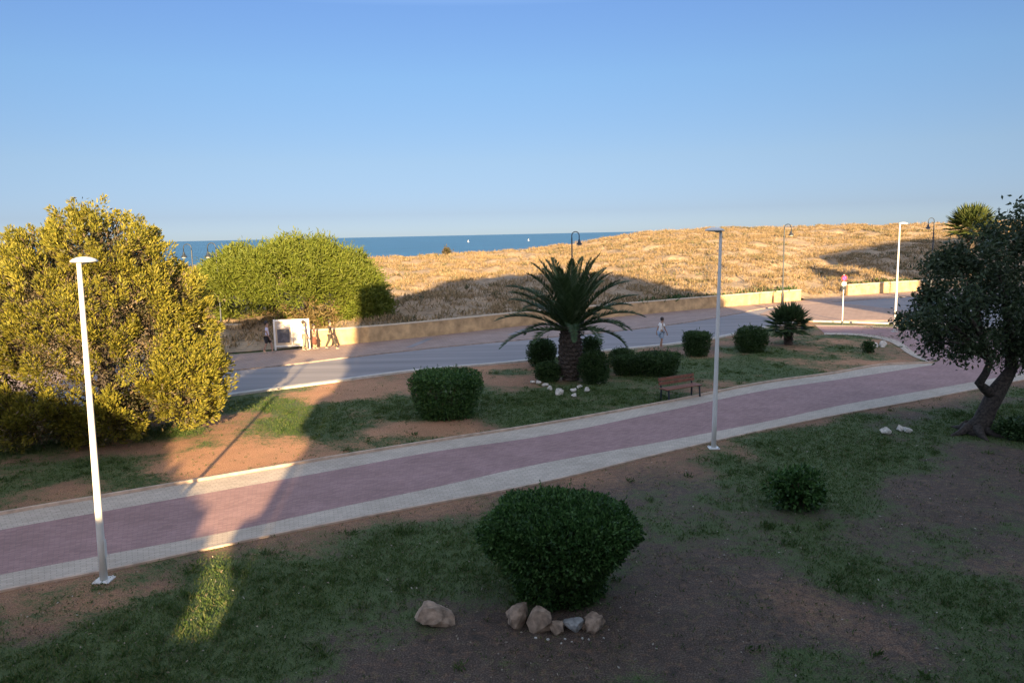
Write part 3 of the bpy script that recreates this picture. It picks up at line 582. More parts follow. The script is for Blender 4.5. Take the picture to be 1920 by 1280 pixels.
CL = [(1895,445,.8),(1800,478,.35),(1848,452,.4),(1765,500,.3),(1845,485,.6),(1905,490,1.1),(1800,500,.65),(1850,540,1.0),(1910,560,1.2),(1790,560,.75),(1760,590,.6),(1830,600,.9),(1890,620,1.1),(1742,600,.42),(1775,630,.65),(1830,650,.7),(1735,570,.4),(1950,450,1.0),(1960,540,1.3),(1960,640,1.2),(1900,660,.8),(1740,545,.35),(1765,510,.4),(1755,640,.4),(1712,608,.25),(1925,420,.7)]
V1 = []; D1 = []
for X_, Y_, r_ in CL:
    for rep_ in range(1):
        c_ = np.array(tp(X_+rng.normal()*8, Y_+rng.normal()*6, rng.normal()*.9)); sub = int(13+30*r_*r_)
        for j in range(sub):
            cc = c_+unit(rng.normal(size=3))*r_*rng.random()**.5*np.array([1, 1.1, .8]); k = 30
            V1.append(cc+rng.normal(size=(k, 3))*.15); D1.append(unit(cc-c_)*.5+rng.normal(size=(k, 3))*.8+np.array([0, 0, -.15]))
V1 = np.concatenate(V1); D1 = np.concatenate(D1)
leaf_obj('crown', [leaf_mesh(V1, D1, .115+.06*rng.random(len(V1)), .068)], [M['carob']], o)
# ------------------------------------------------------------------ lamps
def lean_obj(o, deg): o.rotation_euler[1] = R(deg)
hb = px(195, 1088)
WL = thing('white_lamp_post', 'tall white lamp post in front of the golden cypress, nearest of the three', 'street lamp', (hb[0], hb[1], 0), R(90), 'white lamp posts along the brick path')
mb = MB(); mb.lathe([(.069, .02), (.066, .8), (.053, 3.2), (.040, 5.80), (.040, 5.86)], 16); mb.build('pole', M['white'], WL, True)
mb = MB(); mb.box(-.15, -.15, 0, .15, .15, .025, .006)
for sx in (-1, 1):
    for sy in (-1, 1): mb.lathe([(.016, .024), (.016, .05)], 8, (sx*.11, sy*.11, 0))
mb.build('base_plate', M['white'], WL)
mb = MB(); mb.box(.0, -.03, 5.83, .16, .03, 5.88, .008); mb.build('bracket', M['white'], WL)
mb = MB(); mb.lathe([(.05, 5.865), (.205, 5.875), (.21, 5.893), (.17, 5.928), (.10, 5.956), (.03, 5.966)], 24, (.17, 0, 0), 1.3, 1.0)
hd = mb.build('lamp_head', M['white'], WL, True)
mb = MB(); mb.box(-.045, -.078, .45, .045, -.066, .80, .006); mb.build('access_door', M['white'], WL)
mb = MB(); mb.lathe([(.15, 5.855), (.16, 5.866)], 20, (.17, 0, 0), 1.2, .95); mb.build('lens', M['lamp_glass'], hd)
h2 = px(1338, 840); l2 = dup(WL, (h2[0], h2[1], 0), R(180), 'white lamp post between the bench and the front lawn, head pointing left')
h3 = px(1677, 622); l3 = dup(WL, (h3[0], h3[1], 0), 0, 'farthest white lamp post, by the dune wall behind the right tree')
WL.rotation_euler = (R(-.0), R(-1.2), R(90)) if False else (0, 0, R(90))
WL.rotation_mode = 'XYZ'
for l_, dg, sc_ in ((WL, 1.1, 1.0), (l2, 1.0, (at(1335, 427, h2[1])[2])/5.96), (l3, 0.2, at(1684, 417, h3[1])[2]/5.96)):
    M4 = Matrix.Translation(l_.location) @ Matrix.Rotation(R(dg), 4, 'Y') @ Matrix.Rotation(l_.rotation_euler[2], 4, 'Z') @ Matrix.Diagonal((1, 1, sc_, 1))
    l_.matrix_world = M4
def hook_lamp(label, loc, hgt, rz, first=None):
    o = thing('hook_lamp', label, 'street lamp', loc, rz, 'dark hook lamps along the sea front')
    mb = MB(); mb.lathe([(.11, 0), (.11, .85), (.085, .95), (.055, 1.05), (.045, hgt-.4), (.04, hgt-.38)], 12); mb.build('pole', M['iron'], o, True)
    mb = MB(); r_ = .26
    mb.tube([(0, 0, hgt-.4)]+[(r_-r_*math.cos(t), 0, hgt-.40+.16+r_*1.0*math.sin(t)) for t in np.linspace(0, math.pi, 12)]+[(2*r_, 0, hgt-.5)], .03, 8); mb.build('hook', M['iron'], o, True)
    mb = MB(); mb.lathe([(.03, hgt-.48), (.06, hgt-.54), (.10, hgt-.70), (.20, hgt-.82), (.22, hgt-.86), (.02, hgt-.87)], 16, (2*r_, 0, 0)); bl = mb.build('lamp_bell', M['iron'], o, True)
    mb = MB(); mb.lathe([(.11, hgt-.93), (.15, hgt-.872)], 12, (2*r_, 0, 0)); mb.build('lens', M['lamp_glass'], bl)
    return o
def hook_at(X_, Yt, dep, rz, label):
    q = at(X_, Yt, dep); hook_lamp(label, (q[0], dep, 0.05), q[2]-.05, rz)
q = px(1467, 572); hook_at(1471, 421, q[1], R(-25), 'brown hook lamp standing in front of the sunlit wall on the dune side')
hook_at(1072, 435, 53.0, R(-20), 'dark hook lamp whose top rises above the crown of the big palm')
hook_at(404, 456, 50, R(185), 'dark hook lamp against the sea, right one of the pair beside the golden cypress')
hook_at(358, 458, 53, R(185), 'dark hook lamp against the sea, left one of the pair, half behind the golden cypress')
hook_at(1752, 409, 66, R(185), 'dark hook lamp rising left of the right tree, above the dune skyline')
# ------------------------------------------------------------------ bench
ba = px(1232, 757); bb = px(1323, 742)
bx, by = (ba[0]+bb[0])/2, (ba[1]+bb[1])/2; brz = math.atan2(bb[1]-ba[1], bb[0]-ba[0]); bl = 1.75
o = thing('park_bench', 'wooden slat park bench with dark iron legs facing the brick path', 'bench', (bx, by+.25, 0), brz)
def legs(xs):
    mb = MB()
    mb.tube([(xs, -.24, 0), (xs, -.22, .24), (xs, -.20, .43)], .032, 8); return mb
for xs in (-bl/2+.12, bl/2-.12):
    legs(xs).build('front_leg', M['iron'], o)
    mb = MB(); mb.tube([(xs, .22, 0), (xs, .20, .43), (xs, .29, .84)], .032, 8); mb.build('rear_leg', M['iron'], o)
    mb = MB(); mb.box(xs-.025, -.24, .39, xs+.025, .22, .43); mb.build('seat_bracket', M['iron'], o)
mb = MB()
for k in range(4): mb.box(-bl/2, -.245+k*.115, .433, bl/2, -.145+k*.115, .468, .006)
mb.build('seat', M['wood'], o)
mb = MB()
for z0, z1, y0 in ((.56, .68, .215), (.71, .83, .245)): mb.box(-bl/2, y0-.02, z0, bl/2, y0+.012, z1, .006)
mb.build('backrest', M['wood'], o)
# ------------------------------------------------------------------ notice board
nb = px(549, 657); nbw = 1.85
o = thing('notice_board', 'white framed notice board with a grey poster standing by the sunlit wall', 'notice board', (nb[0], nb[1], .06), R(8))
for sg in (-1, 1):
    mb = MB(); mb.box(sg*nbw/2-.05, -.05, 0, sg*nbw/2+.05, .05, 1.72, .008); mb.build('post', M['white'], o)
mb = MB(); mb.box(-nbw/2+.05, -.045, .18, nbw/2-.05, .045, .26); mb.box(-nbw/2+.05, -.045, 1.60, nbw/2-.05, .045, 1.70); mb.box(-.04, -.044, .26, .04, .044, 1.60); mb.build('frame', M['white'], o)
mb = MB(); mb.box(-nbw/2+.05, -.015, .262, -.042, .015, 1.598); mb.box(.042, -.015, .262, nbw/2-.05, .015, 1.598); mb.build('panel', M['coping'], o)
def poster(x0, z0, x1, z1, mt): 
    mb = MB(); mb.box(x0, -.024, z0, x1, -.018, z1); return mb.build('poster', mt, o)
M['poster_grey'] = plain('grey_poster', (.11, .11, .13), .6, 0, .35, 5); M['poster_white'] = plain('white_poster', (.55, .54, .53), .6, 0, .05, 5); M['poster_map'] = plain('pale_poster', (.55, .50, .47), .6, 0, .3, 9)
poster(-nbw/2+.14, .40, -.12, 1.16, M['poster_grey']); poster(-nbw/2+.14, 1.20, -.12, 1.50, M['poster_map']); poster(.10, .32, nbw/2-.10, 1.54, M['poster_white'])
# ------------------------------------------------------------------ road sign
rs = px(1579, 608); o = thing('road_sign', 'round red and blue no parking sign on a slim pole at the junction', 'road sign', (rs[0], rs[1], .0), R(6))
mb = MB(); mb.tube([(0, 0, 0), (0, 0, 3.2)], .035, 10); mb.build('pole', M['white'], o)
mb = MB(); mb.tube([(0, 0, .0), (0, 0, .22)], .06, 10); mb.build('foot_sleeve', M['iron'], o)
M['sign_red'] = plain('sign_red', (.55, .03, .05), .4, 0, .05); M['sign_blue'] = plain('sign_blue', (.04, .08, .42), .4, 0, .05)
def disc(r0_, r1_, y, z_, mt, nm_, n_=28):
    v = []; 
    for yy in (y, y+.012):
        for r_ in (r0_, r1_): v += [(r_*math.cos(2*math.pi*k/n_), yy, z_+r_*math.sin(2*math.pi*k/n_)) for k in range(n_)]
    f = []
    for k in range(n_):
        k2 = (k+1) % n_; f += [(k, n_+k, n_+k2, k2), (2*n_+k, 2*n_+k2, 3*n_+k2, 3*n_+k), (n_+k, 3*n_+k, 3*n_+k2, n_+k2)]
    return obj(nm_, v, f, mt, o)
zc = 2.98
dk = disc(.005, .16, -.066, zc, M['sign_blue'], 'sign_disc')
dr_ = disc(.125, .195, -.070, zc, M['sign_red'], 'red_ring')
v = []; a45 = R(-45)
for yy in (-.072, -.0665):
    for (x_, z_) in ((-.135, -.022), (.135, -.022), (.135, .022), (-.135, .022)): v.append((x_*math.cos(a45)-z_*math.sin(a45), yy, zc+x_*math.sin(a45)+z_*math.cos(a45)))
obj('red_slash', v, [(0, 1, 2, 3), (4, 7, 6, 5), (0, 4, 5, 1), (1, 5, 6, 2), (2, 6, 7, 3), (3, 7, 4, 0)], M['sign_red'], o)
mb = MB(); mb.box(-.15, -.055, 2.50, .15, -.04, 2.72, .004); mb.build('plate', M['white'], o)
mb = MB(); mb.box(-.15, -.055, 2.24, .15, -.04, 2.44, .004); mb.build('dark_plate', M['iron'], o)
# ------------------------------------------------------------------ stones
def stone(name, label, loc, s3, mat, group=None, seed=0, cat='stone'):
    b = bmesh.new(); bmesh.ops.create_icosphere(b, subdivisions=3, radius=1); rs_ = random.Random(seed)
    cuts = [(Vector((rs_.gauss(0, 1), rs_.gauss(0, 1), rs_.gauss(0, 1))).normalized(), .50+.34*rs_.random()) for _ in range(17)]
    for v_ in b.verts:
        for n_, d_ in cuts:
            k = v_.co.dot(n_)
            if k > d_: v_.co -= n_*(k-d_)
        v_.co *= 1+.09*math.sin(v_.co.x*9+seed)*math.cos(v_.co.y*8+v_.co.z*7+seed)+.02*rs_.random()
        v_.co = Vector((v_.co.x*s3[0], v_.co.y*s3[1], v_.co.z*s3[2]))
    b.verts.index_update()
    o = obj(name, [v_.co[:] for v_ in b.verts], [[k.index for k in f.verts] for f in b.faces], mat); b.free()
    o.location = (loc[0], loc[1], s3[2]*.48); o.rotation_euler = (0, 0, seed*1.3); return tag(o, label, cat, group)
def st(X_, Y_, w_, mat, label, seed, hz=.8, group=None):
    p = px(X_, Y_); r_ = w_*.76*p[1]/F; stone('stone', label, (p[0], p[1]+r_*.5), (r_, r_*.85, r_*hz), M[mat], group, seed)
G1 = 'ochre stones around the foot of the front bush'
st(972, 1174, 46, 'stone', 'ochre stone at the left end of the row under the front bush', 1, .85, G1)
st(1014, 1188, 42, 'stone', 'biggest round ochre stone, second in the row under the front bush', 2, 1.05, G1)
st(1046, 1189, 28, 'stone', 'small ochre stone right of the biggest round one under the front bush', 3, .9, G1)
st(1076, 1184, 34, 'grey_stone', 'grey stone in the row under the front bush', 4, .8, G1)
st(1117, 1183, 42, 'stone', 'ochre stone at the right end of the row under the front bush', 5, .8, G1)
st(958, 1160, 20, 'stone', 'small stone tucked behind the left end of the row under the front bush', 6, .8, G1)
st(1094, 1180, 16, 'stone', 'small reddish stone between the grey one and the right end stone', 16, .8, G1)
st(812, 1176, 66, 'stone', 'large flat ochre stone lying alone on the front lawn', 7, .55)
for k, (X_, Y_, w_) in enumerate([(1004, 1196, 8), (1028, 1199, 9), (1060, 1198, 8), (1072, 1203, 6), (1092, 1197, 9), (1104, 1199, 7), (1052, 1206, 6), (1132, 1196, 6)]):
    p_ = px(X_, Y_); r_ = w_/2*p_[1]/F; stone('pebble', 'small pale pebble scattered in front of the stone row under the front bush', p_, (r_, r_*.8, r_*.6), M['pale_stone'], 'pebbles in front of the stone row', 60+k, 'pebble')
G2 = 'whitish stones ringing the big palm'
lab = ['leftmost whitish stone of the palm ring, half sunk', 'whitish stone, second from the left in the palm ring', 'narrow whitish stone, third from the left in the palm ring', 'wide whitish stone, fourth from the left in the palm ring', 'flat whitish stone nearest the path in the palm ring', 'pale stone at the front of the cluster of four right of the palm trunk', 'pale stone at the middle of the cluster of four right of the palm trunk', 'brightest stone at the back of the cluster of four right of the palm trunk', 'whitish stone on its own just right of the cluster by the palm', 'rightmost dull grey stone of the palm ring']
for k, (X_, Y_, w_) in enumerate([(999,719,9),(1009,720,9),(1022,724,9),(1031,731,11),(1048,741,15),(1077,744,10),(1077,735,11),(1087,728,10),(1101,735,11),(1124,720,9)]): st(X_, Y_, w_, 'pale_stone', lab[k], 20+k, .75, G2)
st(1663, 814, 16, 'pale_stone', 'leftmost of three pale stones on the lawn left of the twisted trunk', 41, .8)
st(1690, 808, 15, 'pale_stone', 'middle and farthest of three pale stones left of the twisted trunk', 42, .7)
st(1705, 812, 15, 'pale_stone', 'rightmost of three pale stones left of the twisted trunk', 43, .7)
st(1641, 652, 11, 'pale_stone', 'pale stone beside the tiny shrub at the tip of the island', 44, .9)
st(1657, 651, 13, 'pale_stone', 'larger whitish block at the tip of the island by the branch path', 45, .9)
# ------------------------------------------------------------------ loose cover: grass, dune grass, gravel
def blades(n_, area, dens, hgt, wd, mat, name, zf=None, kk=4, spread=.05, lean=.45):
    x = area[0]+(area[1]-area[0])*rng.random(n_); y = area[2]+(area[3]-area[2])*rng.random(n_)
    keep = dens(x, y); x, y = x[keep], y[keep]; z = zf(x, y) if zf is not None else np.zeros_like(x)
    P_ = np.repeat(np.c_[x, y, z], kk, 0); k = len(P_); P_[:, :2] += rng.normal(size=(k, 2))*spread
    dd = np.c_[rng.normal(size=(k, 2))*lean, np.ones(k)]; v, f = leaf_mesh(P_, dd, hgt*(.5+rng.random(k)), wd)
    return tag(obj(name, v.tolist(), f.tolist(), mat), None, None, None, 'stuff')
def inpoly(x, y, near, far):
    """True where a point lies between two plan lines"""
    a = np.interp(x, near[:, 0], near[:, 1]); b = np.interp(x, far[:, 0], far[:, 1]); return (y > a) & (y < b)
def lawn_d(x, y):
    g_, r_ = lawn_masks(x, y); pr = np.clip((g_+.05)*1.5, 0.03, 1)
    front = y < np.interp(x, L_no[:, 0], L_no[:, 1])-.12
    isl = inpoly(x, y, np.r_[L_fo, [[99, 99]]]+np.array([0, .15]), R_n-np.array([0, .5])) & (x < 24.5)
    return (front | isl) & (rng.random(len(x)) < pr) & (np.abs(x/y) < .75)
o = blades(230000, (-16, 24, 8, 30), lambda x, y: lawn_d(x, y) & (rng.random(len(x)) < np.clip(13/y, .25, 1)), .055, .016, M['grass'], 'grass', None, 4, .04, .75)
tag(o, 'patchy short green lawn grass', 'grass', None, 'stuff')
def weed_d(x, y): return lawn_d(x, y) & (fbm(x/1.4, y/1.4, 205, 3) > .50)
o = blades(5200, (-16, 24, 8, 40), weed_d, .11, .026, M['weed'], 'grass', None, 22, .06, .8); tag(o, 'taller tufts of weedy grass dotted over the lawn', 'grass', None, 'stuff')
def bare_d(x, y): return (y < np.interp(x, L_no[:, 0], L_no[:, 1])-.12) & (fbm(x/1.1, y/1.1, 140, 3) > .5) & (np.abs(x/y) < .75)
o = blades(26000, (-16, 24, 8, 26), bare_d, .05, .014, M['drygrass'], 'dry_grass', None, 3, .05, 1.1); tag(o, 'thin dead grass stalks lying on the bare soil', 'grass', None, 'stuff')
o = blades(42000, (-16, 26, 24, 48), lambda x, y: lawn_d(x, y), .06, .022, M['grass'], 'grass', None, 4, .07, .7); tag(o, 'short grass on the island by the road', 'grass', None, 'stuff')
def dune_d(x, y):
    a = x/y; dw_ = np.interp(a, AZ, DW); D_ = np.interp(a, CA, CD)
    return (y > dw_+.8) & (y < D_+1) & (np.abs(a) < .72) & (fbm(x/2.2, y/2.2, 61, 3) > .42)
o = blades(75000, (-60, 90, 40, 140), dune_d, .36, .075, M['straw'], 'dune_grass', dune_z, 5, .22, .6); tag(o, 'dry straw-coloured grass all over the dune', 'dune grass', None, 'stuff')
def scrub_d(x, y): return dune_d(x, y) & (fbm(x/3.5, y/3.5, 88, 3) > .60)
o = blades(16000, (-60, 90, 40, 140), scrub_d, .40, .12, M['scrub'], 'dune_scrub', dune_z, 7, .25, .9); tag(o, 'grey-green low scrub patches on the dune', 'scrub', None, 'stuff')
def edge_cover(x, y):
    a = x/y; s1 = y-np.interp(a, AZ, DW)
    return (s1 > .4) & (s1 < 2.2) & (((a > .17) & (a < .37)) | ((a > .44) & (a < .62))) & (rng.random(len(x)) < .8)
o = blades(9000, (5, 50, 55, 85), edge_cover, .30, .12, M['box2'], 'ground_cover', dune_z, 8, .25, 1.0); tag(o, 'dark green creeping plants along the back of the dune wall', 'ground cover', None, 'stuff')
k = 3800; x = -14+34*rng.random(k); y = 8+20*rng.random(k)**1.2; kp = (y < np.interp(x, L_no[:, 0], L_no[:, 1])-.1); x, y = x[kp], y[kp]
v, f = leaf_mesh(np.c_[x, y, np.full(len(x), .012)], np.c_[rng.normal(size=(len(x), 2)), np.full(len(x), .25)], .03+.05*rng.random(len(x))**2, .028)
M['chip'] = leafmat('pale_fallen_bits', [(.30, .24, .17), (.42, .36, .28), (.20, .14, .09), (.55, .50, .42)], .1, .9)
tag(obj('gravel', v.tolist(), f.tolist(), M['chip']), 'pale gravel bits and fallen leaves scattered on the lawn', 'gravel', None, 'stuff')
q = at(838, 476, 104); bush('dune_shrub', 'single brown shrub standing on the dune skyline before the sea', 'bush', (q[0], 104, float(dune_z(np.array([q[0]]), np.array([104.]))[0])-.1), scaled(BALL, .55, 1.0), 1, 1, 600, .2, M['goldin'], stem=True)
# ------------------------------------------------------------------ people
def skin_body(name, joints, edges, mat, parent=None, root=0, lv=2):
    names = list(joints); me = bpy.data.meshes.new(name)
    me.from_pydata([joints[k][0] for k in names], [(names.index(a), names.index(b)) for a, b in edges], []); me.materials.append(mat)
    o_ = bpy.data.objects.new(name, me); COL.objects.link(o_)
    md = o_.modifiers.new('Skin', 'SKIN'); md.use_smooth_shade = True; md.branch_smoothing = .4
    sv = me.skin_vertices[0].data
    for i, k in enumerate(names):
        r_ = joints[k][1]; sv[i].radius = r_ if isinstance(r_, tuple) else (r_, r_); sv[i].use_root = (k == names[root])
    sb = o_.modifiers.new('Sub', 'SUBSURF'); sb.levels = lv; sb.render_levels = lv
    if parent: o_.parent = parent
    return o_
def person(label, loc, rz, h, stride, arm, top, bottom, shoe='shoe_cloth', long_sleeve=False, trousers=True, dress=False, lean=0.0, group=None, rootz=.06):
    """walks towards +x; stride = half step length; arm = swing"""
    k = h/1.75; o = thing('person', label, 'person', (loc[0], loc[1], rootz), rz, group); o.scale = (k, k, k)
    hipz = .92-stride*.10; J = {}; E = []
    def lx(z): return lean*(z-hipz)
    J['pelvis'] = ((0, 0, hipz), (.115, .15)); J['waist'] = ((lx(1.1), 0, 1.10), (.10, .13)); J['chest'] = ((lx(1.3), 0, 1.30), (.115, .165)); J['neck'] = ((lx(1.47), 0, 1.47), .055)
    J['jaw'] = ((lx(1.56)+.03, 0, 1.555), (.066, .06)); J['skull'] = ((lx(1.66)+.015, 0, 1.655), (.095, .08)); J['crown'] = ((lx(1.72), 0, 1.72), (.07, .062))
    J['nose'] = ((lx(1.6)+.115, 0, 1.605), .014)
    E += [('pelvis', 'waist'), ('waist', 'chest'), ('chest', 'neck'), ('neck', 'jaw'), ('jaw', 'skull'), ('skull', 'crown'), ('jaw', 'nose')]
    for s, sg in (('l', 1), ('r', -1)):
        st_ = stride*sg; J['hip'+s] = ((0.0, .095*sg, hipz-.06), .085)
        kx = st_*.55+.06; J['knee'+s] = ((kx, .095*sg, .50-.02*abs(stride)), .058); ax = st_ if st_ >= 0 else st_*1.0; az = .09 if st_ >= 0 else .09+.10*min(1, -st_*2.5)
        J['ank'+s] = ((ax, .09*sg, az), .040); J['toe'+s] = ((ax+.17, .10*sg, az-.055 if st_ >= 0 else az-.075), .032)
        E += [('pelvis', 'hip'+s), ('hip'+s, 'knee'+s), ('knee'+s, 'ank'+s), ('ank'+s, 'toe'+s)]
        sw = -arm*sg; J['sh'+s] = ((lx(1.4), .185*sg, 1.405), .055); J['elb'+s] = ((lx(1.15)+sw*.45, .235*sg, 1.13), .040); J['wr'+s] = ((lx(.9)+sw+.05, .235*sg, .89), .026); J['palm'+s] = ((lx(.82)+sw+.08, .235*sg, .82), (.018, .036))
        E += [('chest', 'sh'+s), ('sh'+s, 'elb'+s), ('elb'+s, 'wr'+s), ('wr'+s, 'palm'+s)]
        for fi, (dx, ln) in enumerate(((-.030, .070), (-.010, .082), (.010, .078), (.030, .062))):
            J['f%d' % fi+s] = ((lx(.8)+sw+.085+dx, .228*sg, .80-ln*.55), .009); J['g%d' % fi+s] = ((lx(.8)+sw+.09+dx, .212*sg, .80-ln), .008); E += [('palm'+s, 'f%d' % fi+s), ('f%d' % fi+s, 'g%d' % fi+s)]
        J['th'+s] = ((lx(.85)+sw+.125, .222*sg, .815), .010); E += [('palm'+s, 'th'+s)]
    skin_body('body', J, E, M['skin'], o)
    def sub(nm_, keys, edges, dr, mt, over=None, root=0):
        jj = {q_: (J[q_][0], tuple(v_+dr for v_ in (J[q_][1] if isinstance(J[q_][1], tuple) else (J[q_][1],)*2))) for q_ in keys if q_ in J}
        if over: jj.update(over)
        return skin_body(nm_, jj, edges, mt, o, root)
    slv = {}; se = [('hem', 'waist'), ('waist', 'chest'), ('chest', 'collar')]
    ov = {'hem': ((0, 0, hipz-.03), (.135, .175)), 'collar': ((lx(1.42), 0, 1.425), (.075, .10))}
    for s in 'lr':
        a_, b_ = np.array(J['sh'+s][0]), np.array(J['elb'+s][0]); t_ = .62
        ov['slv'+s] = (tuple(a_+(b_-a_)*t_), .060); se += [('chest', 'sh'+s), ('sh'+s, 'slv'+s)]
        if long_sleeve: ov['cuff'+s] = (tuple(np.array(J['wr'+s][0])), .042); se += [('slv'+s, 'cuff'+s)]
    sub('shirt', ['waist', 'chest', 'shl', 'shr'], se, .022, M[top], ov, 1)
    if dress:
        skin_body('skirt', {'a': ((0, 0, hipz+.08), (.13, .16)), 'b': ((0, 0, .60), (.19, .20)), 'c': ((0, 0, .30), (.23, .23))}, [('a', 'b'), ('b', 'c')], M[bottom], o)
    else:
        ov = {}; ee = []; ky = ['pelvis', 'hipl', 'hipr']
        for s in 'lr':
            ee += [('pelvis', 'hip'+s)]
            kn = np.array(J['knee'+s][0]); hp = np.array(J['hip'+s][0]); an_ = np.array(J['ank'+s][0])
            if trousers: ov['k'+s] = (tuple(kn), .078); ov['c'+s] = (tuple(an_+(kn-an_)*.06), .066); ee += [('hip'+s, 'k'+s), ('k'+s, 'c'+s)]
            else: ov['k'+s] = (tuple(hp+(kn-hp)*.88), .098); ee += [('hip'+s, 'k'+s)]
        sub('trousers' if trousers else 'shorts', ky, ee, .022, M[bottom], ov)
    mb = MB(); cx_ = lx(1.66)-.005
    mb.lathe([(.06, -.10), (.092, -.05), (.105, .01), (.098, .06), (.062, .105), (.01, .12)], 14, (cx_-.012, 0, 1.665), 1.02, .92)
    mb.build('hair', M['hair'], o, True)
    for s in 'lr':
        a_ = J['ank'+s][0]; t_ = J['toe'+s][0]
        skin_body('shoe', {'h': ((a_[0]-.03, a_[1], a_[2]-.04), (.045, .045)), 'm': ((a_[0]+.07, a_[1], a_[2]-.05), (.046, .034)), 't': ((t_[0]+.01, t_[1], t_[2]), (.040, .026))}, [('h', 'm'), ('m', 't')], M[shoe], o)
    for sg in (-1, 1):
        mb = MB(); mb.lathe([(.004, -.011), (.011, 0), (.004, .011)], 8, (lx(1.63)+.098, .034*sg, 1.632)); mb.build('eye', M['hair'], o)
    return o
q = px(503, 664); person('person in a lavender T-shirt and black shorts walking left of the notice board', q, R(5), 1.74, .22, .12, 'lavender_cotton', 'black_cloth', trousers=False, group='people on the promenade')
q = px(572, 659); person('person in a white top and pale trousers in front of the notice board', q, R(15), 1.66, .12, .08, 'white_cotton', 'stone_linen', long_sleeve=False, group='people on the promenade')
q = px(585, 658); person('person in a rust-brown dress just right of the one in the white top', (q[0]+.1, q[1]+.25), R(10), 1.42, .10, .08, 'rust_cloth', 'rust_cloth', dress=True, group='people on the promenade')
q = px(621, 657); person('person in dark clothes striding past the sunlit wall', q, R(-5), 1.62, .30, .18, 'dark_cloth', 'grey_olive_cloth', long_sleeve=True, group='people on the promenade')
q = px(1239, 656); person('person in a white shirt and light blue shorts jogging along the road kerb', q, R(20), 1.62, .10, .20, 'white_cotton', 'light_blue_denim', trousers=False, lean=.12, rootz=.1, group=None)
# ------------------------------------------------------------------ far boats
BS = .45
for X_, Y_, lb_ in ((878, 447, 'tiny white sailing boat far out at sea above the brown dune shrub'), (991, 444, 'tiny white sailing boat far out at sea left of the palm')):
    q = at(X_, Y_, 1100.0); o = thing('sailing_boat', lb_, 'boat', (q[0], 1100, -3.6), R(25), 'sailing boats on the sea'); o.scale = (BS, BS, BS)
    mb = MB(); mb.add([(-2.2, -.6, .9), (1.6, -.7, .9), (3, 0, 1.0), (1.6, .7, .9), (-2.2, .6, .9), (-2, -.4, -.2), (1.4, -.4, -.2), (2.4, 0, -.1), (1.4, .4, -.2), (-2, .4, -.2)], [(0, 1, 2, 3, 4), (0, 5, 6, 1), (1, 6, 7, 2), (2, 7, 8, 3), (3, 8, 9, 4), (4, 9, 5, 0)]); mb.build('hull', M['white'], o)
    mb = MB(); mb.tube([(.4, 0, .9), (.4, 0, 7.2)], .06, 6); mb.build('mast', M['white'], o)
    mb = MB(); mb.add([(.3, -.02, 1.6), (-2.0, .3, 1.6), (.3, -.02, 7.0), (.3, .02, 1.6), (-2.0, .34, 1.6), (.3, .02, 7.0)], [(0, 1, 2), (5, 4, 3), (0, 3, 4, 1), (1, 4, 5, 2), (2, 5, 3, 0)]); mb.build('sail', M['white'], o)
# ------------------------------------------------------------------ the houses and garden behind the viewpoint, whose shade falls over the lawn
M['facade'] = plain('cream_facade', (.50, .46, .40), .9, 0, .06, 1); M['roof'] = plain('roof_tile', (.30, .16, .10), .9, 0, .2, 4); M['pane'] = plain('dark_window', (.04, .05, .06), .15, 0, .1, 2)
def building(label, outline, y1, depth, storeys, wins):
    o = thing('apartment_building', label, 'building', (outline[0][0], y1, 0)); ox = outline[0][0]
    pts = [(outline[0][0], -.1)]+list(outline)+[(outline[-1][0], -.1)]; n_ = len(pts)
    v = [(x_-ox, 0, z_) for x_, z_ in pts]+[(x_-ox+depth*.118, -depth, z_) for x_, z_ in pts]
    f = [tuple(range(n_)), tuple(range(2*n_-1, n_-1, -1))]+[(i, n_+i, n_+(i+1) % n_, (i+1) % n_) for i in range(n_) if not (1 <= i < n_-2)]
    obj('wall', v, f, M['facade'], o)
    fr = [(i, n_+i, n_+i+1, i+1) for i in range(1, n_-2)]; us = sorted({k for q_ in fr for k in q_}); mp_ = {a: b for b, a in enumerate(us)}
    obj('roof', [v[k] for k in us], [tuple(mp_[k] for k in q_) for q_ in fr], M['roof'], o)
    for (x_, z_) in wins:
        mb = MB(); mb.box(x_-ox, .003, z_, x_-ox+1.5, .05, z_+2.0); mb.build('window', M['pane'], o)
    return o
YB = -3.0
o = building('tall cream apartment building behind the viewpoint', [(-3.2, 15.4), (-1.6, 15.9), (2.3, 18.6), (8.2, 20.6), (14.3, 21.0), (18.2, 20.0), (22, 18.0), (23.6, 16.4), (24.6, 15.6), (24.6, 0)], YB, 11, 5, [(x_, z_) for z_ in (1.0, 4.4, 7.8, 11.2) for x_ in (4, 9, 14, 19)])
pf = [(-3.21, 3.75), (-3.85, 4.35), (-3.85, 4.55), (-3.52, 4.62), (-3.5, 5.6), (-3.33, 5.7), (-3.33, 6.15), (-3.9, 6.5), (-3.9, 7.6), (-3.5, 7.8), (-3.4, 9.3), (-3.8, 9.6), (-3.8, 11.6), (-3.85, 15.2), (-3.21, 15.35)]
n_ = len(pf); v = [(x_+3.2, -.02, z_) for x_, z_ in pf]+[(x_+3.2, -.42, z_) for x_, z_ in pf]
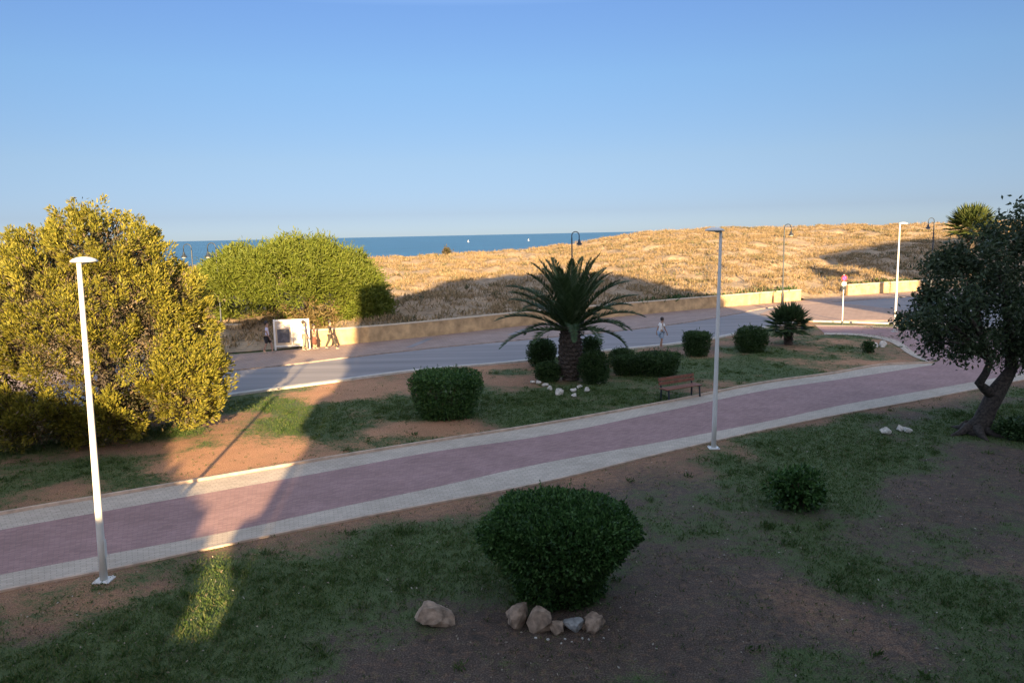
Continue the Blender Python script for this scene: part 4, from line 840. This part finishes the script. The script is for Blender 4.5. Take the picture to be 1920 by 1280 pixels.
obj('side_balcony', v, [tuple(range(n_)), tuple(range(2*n_-1, n_-1, -1))]+[(i, n_+i, n_+(i+1) % n_, (i+1) % n_) for i in range(n_)], M['facade'], o)
building('lower cream block between the two taller ones behind the viewpoint', [(24.65, 11.6), (33.0, 11.7)], YB, 10, 3, [(27, 4), (30, 4)])
building('mid-height block at the right behind the viewpoint', [(33.05, 16.4), (47.3, 16.6)], YB, 10, 4, [(36, 6), (41, 6)])
building('tower block at the far right behind the viewpoint', [(47.35, 25.2), (56, 27.3), (70, 30.6), (95, 31)], YB, 12, 8, [(52, 8), (60, 8)])
o = thing('garden_hedge', 'tall uneven garden hedge left of the viewpoint', 'hedge', (-3.0, YB, 0))
ol = [(-.4, 2.3), (-.85, 2.9), (-1.15, 3.6), (-1.6, 3.95), (-2.4, 4.5), (-3.2, 4.95), (-4.7, 5.95), (-6.1, 7.1), (-8, 7.5), (-12, 7.9), (-40, 8.0)]
xs = np.array([q[0] for q in ol][::-1]); zs = np.array([q[1] for q in ol][::-1])
n_ = 26000; x = -.4-28*rng.random(n_)**1.7; zt = np.interp(x, xs, zs)+(fbm(x*1.1, x*0+3, 12, 3)-.5)*.6
z = zt*(1-(rng.random(n_)**2.2)*.55)+.15*rng.random(n_); y = -1.2*rng.random(n_)
leaf_obj('foliage', [leaf_mesh(np.c_[x, y, z], rng.normal(size=(n_, 3)), .34, .22)], [M['box2']], o)
mb = MB(); v = []
xx = np.linspace(-40, -.4, 60); zz_ = np.interp(xx, xs, zs)-.55
for yy in (-.1, -1.1): v += [(a, yy, -.1) for a in xx]+[(a, yy, c_) for a, c_ in zip(xx, zz_)]
f = []
for i in range(59): f += [(i, i+1, 61+i, 60+i), (120+i, 180+i, 181+i, 121+i), (60+i, 61+i, 181+i, 180+i)]
obj('branch_mass', v, f, M['twig'], o)
mb = MB(); mb.box(-3.5, -.12, 0, -.22, .12, 3.22); mb.box(-3.5, -.16, 3.22, -.22, .16, 3.30)
o = thing('garden_wall', 'plain cream garden wall joining the house and the hedge behind the viewpoint', 'wall', (-3.0, YB+.2, 0)); mb.build('wall_body', M['facade'], o)
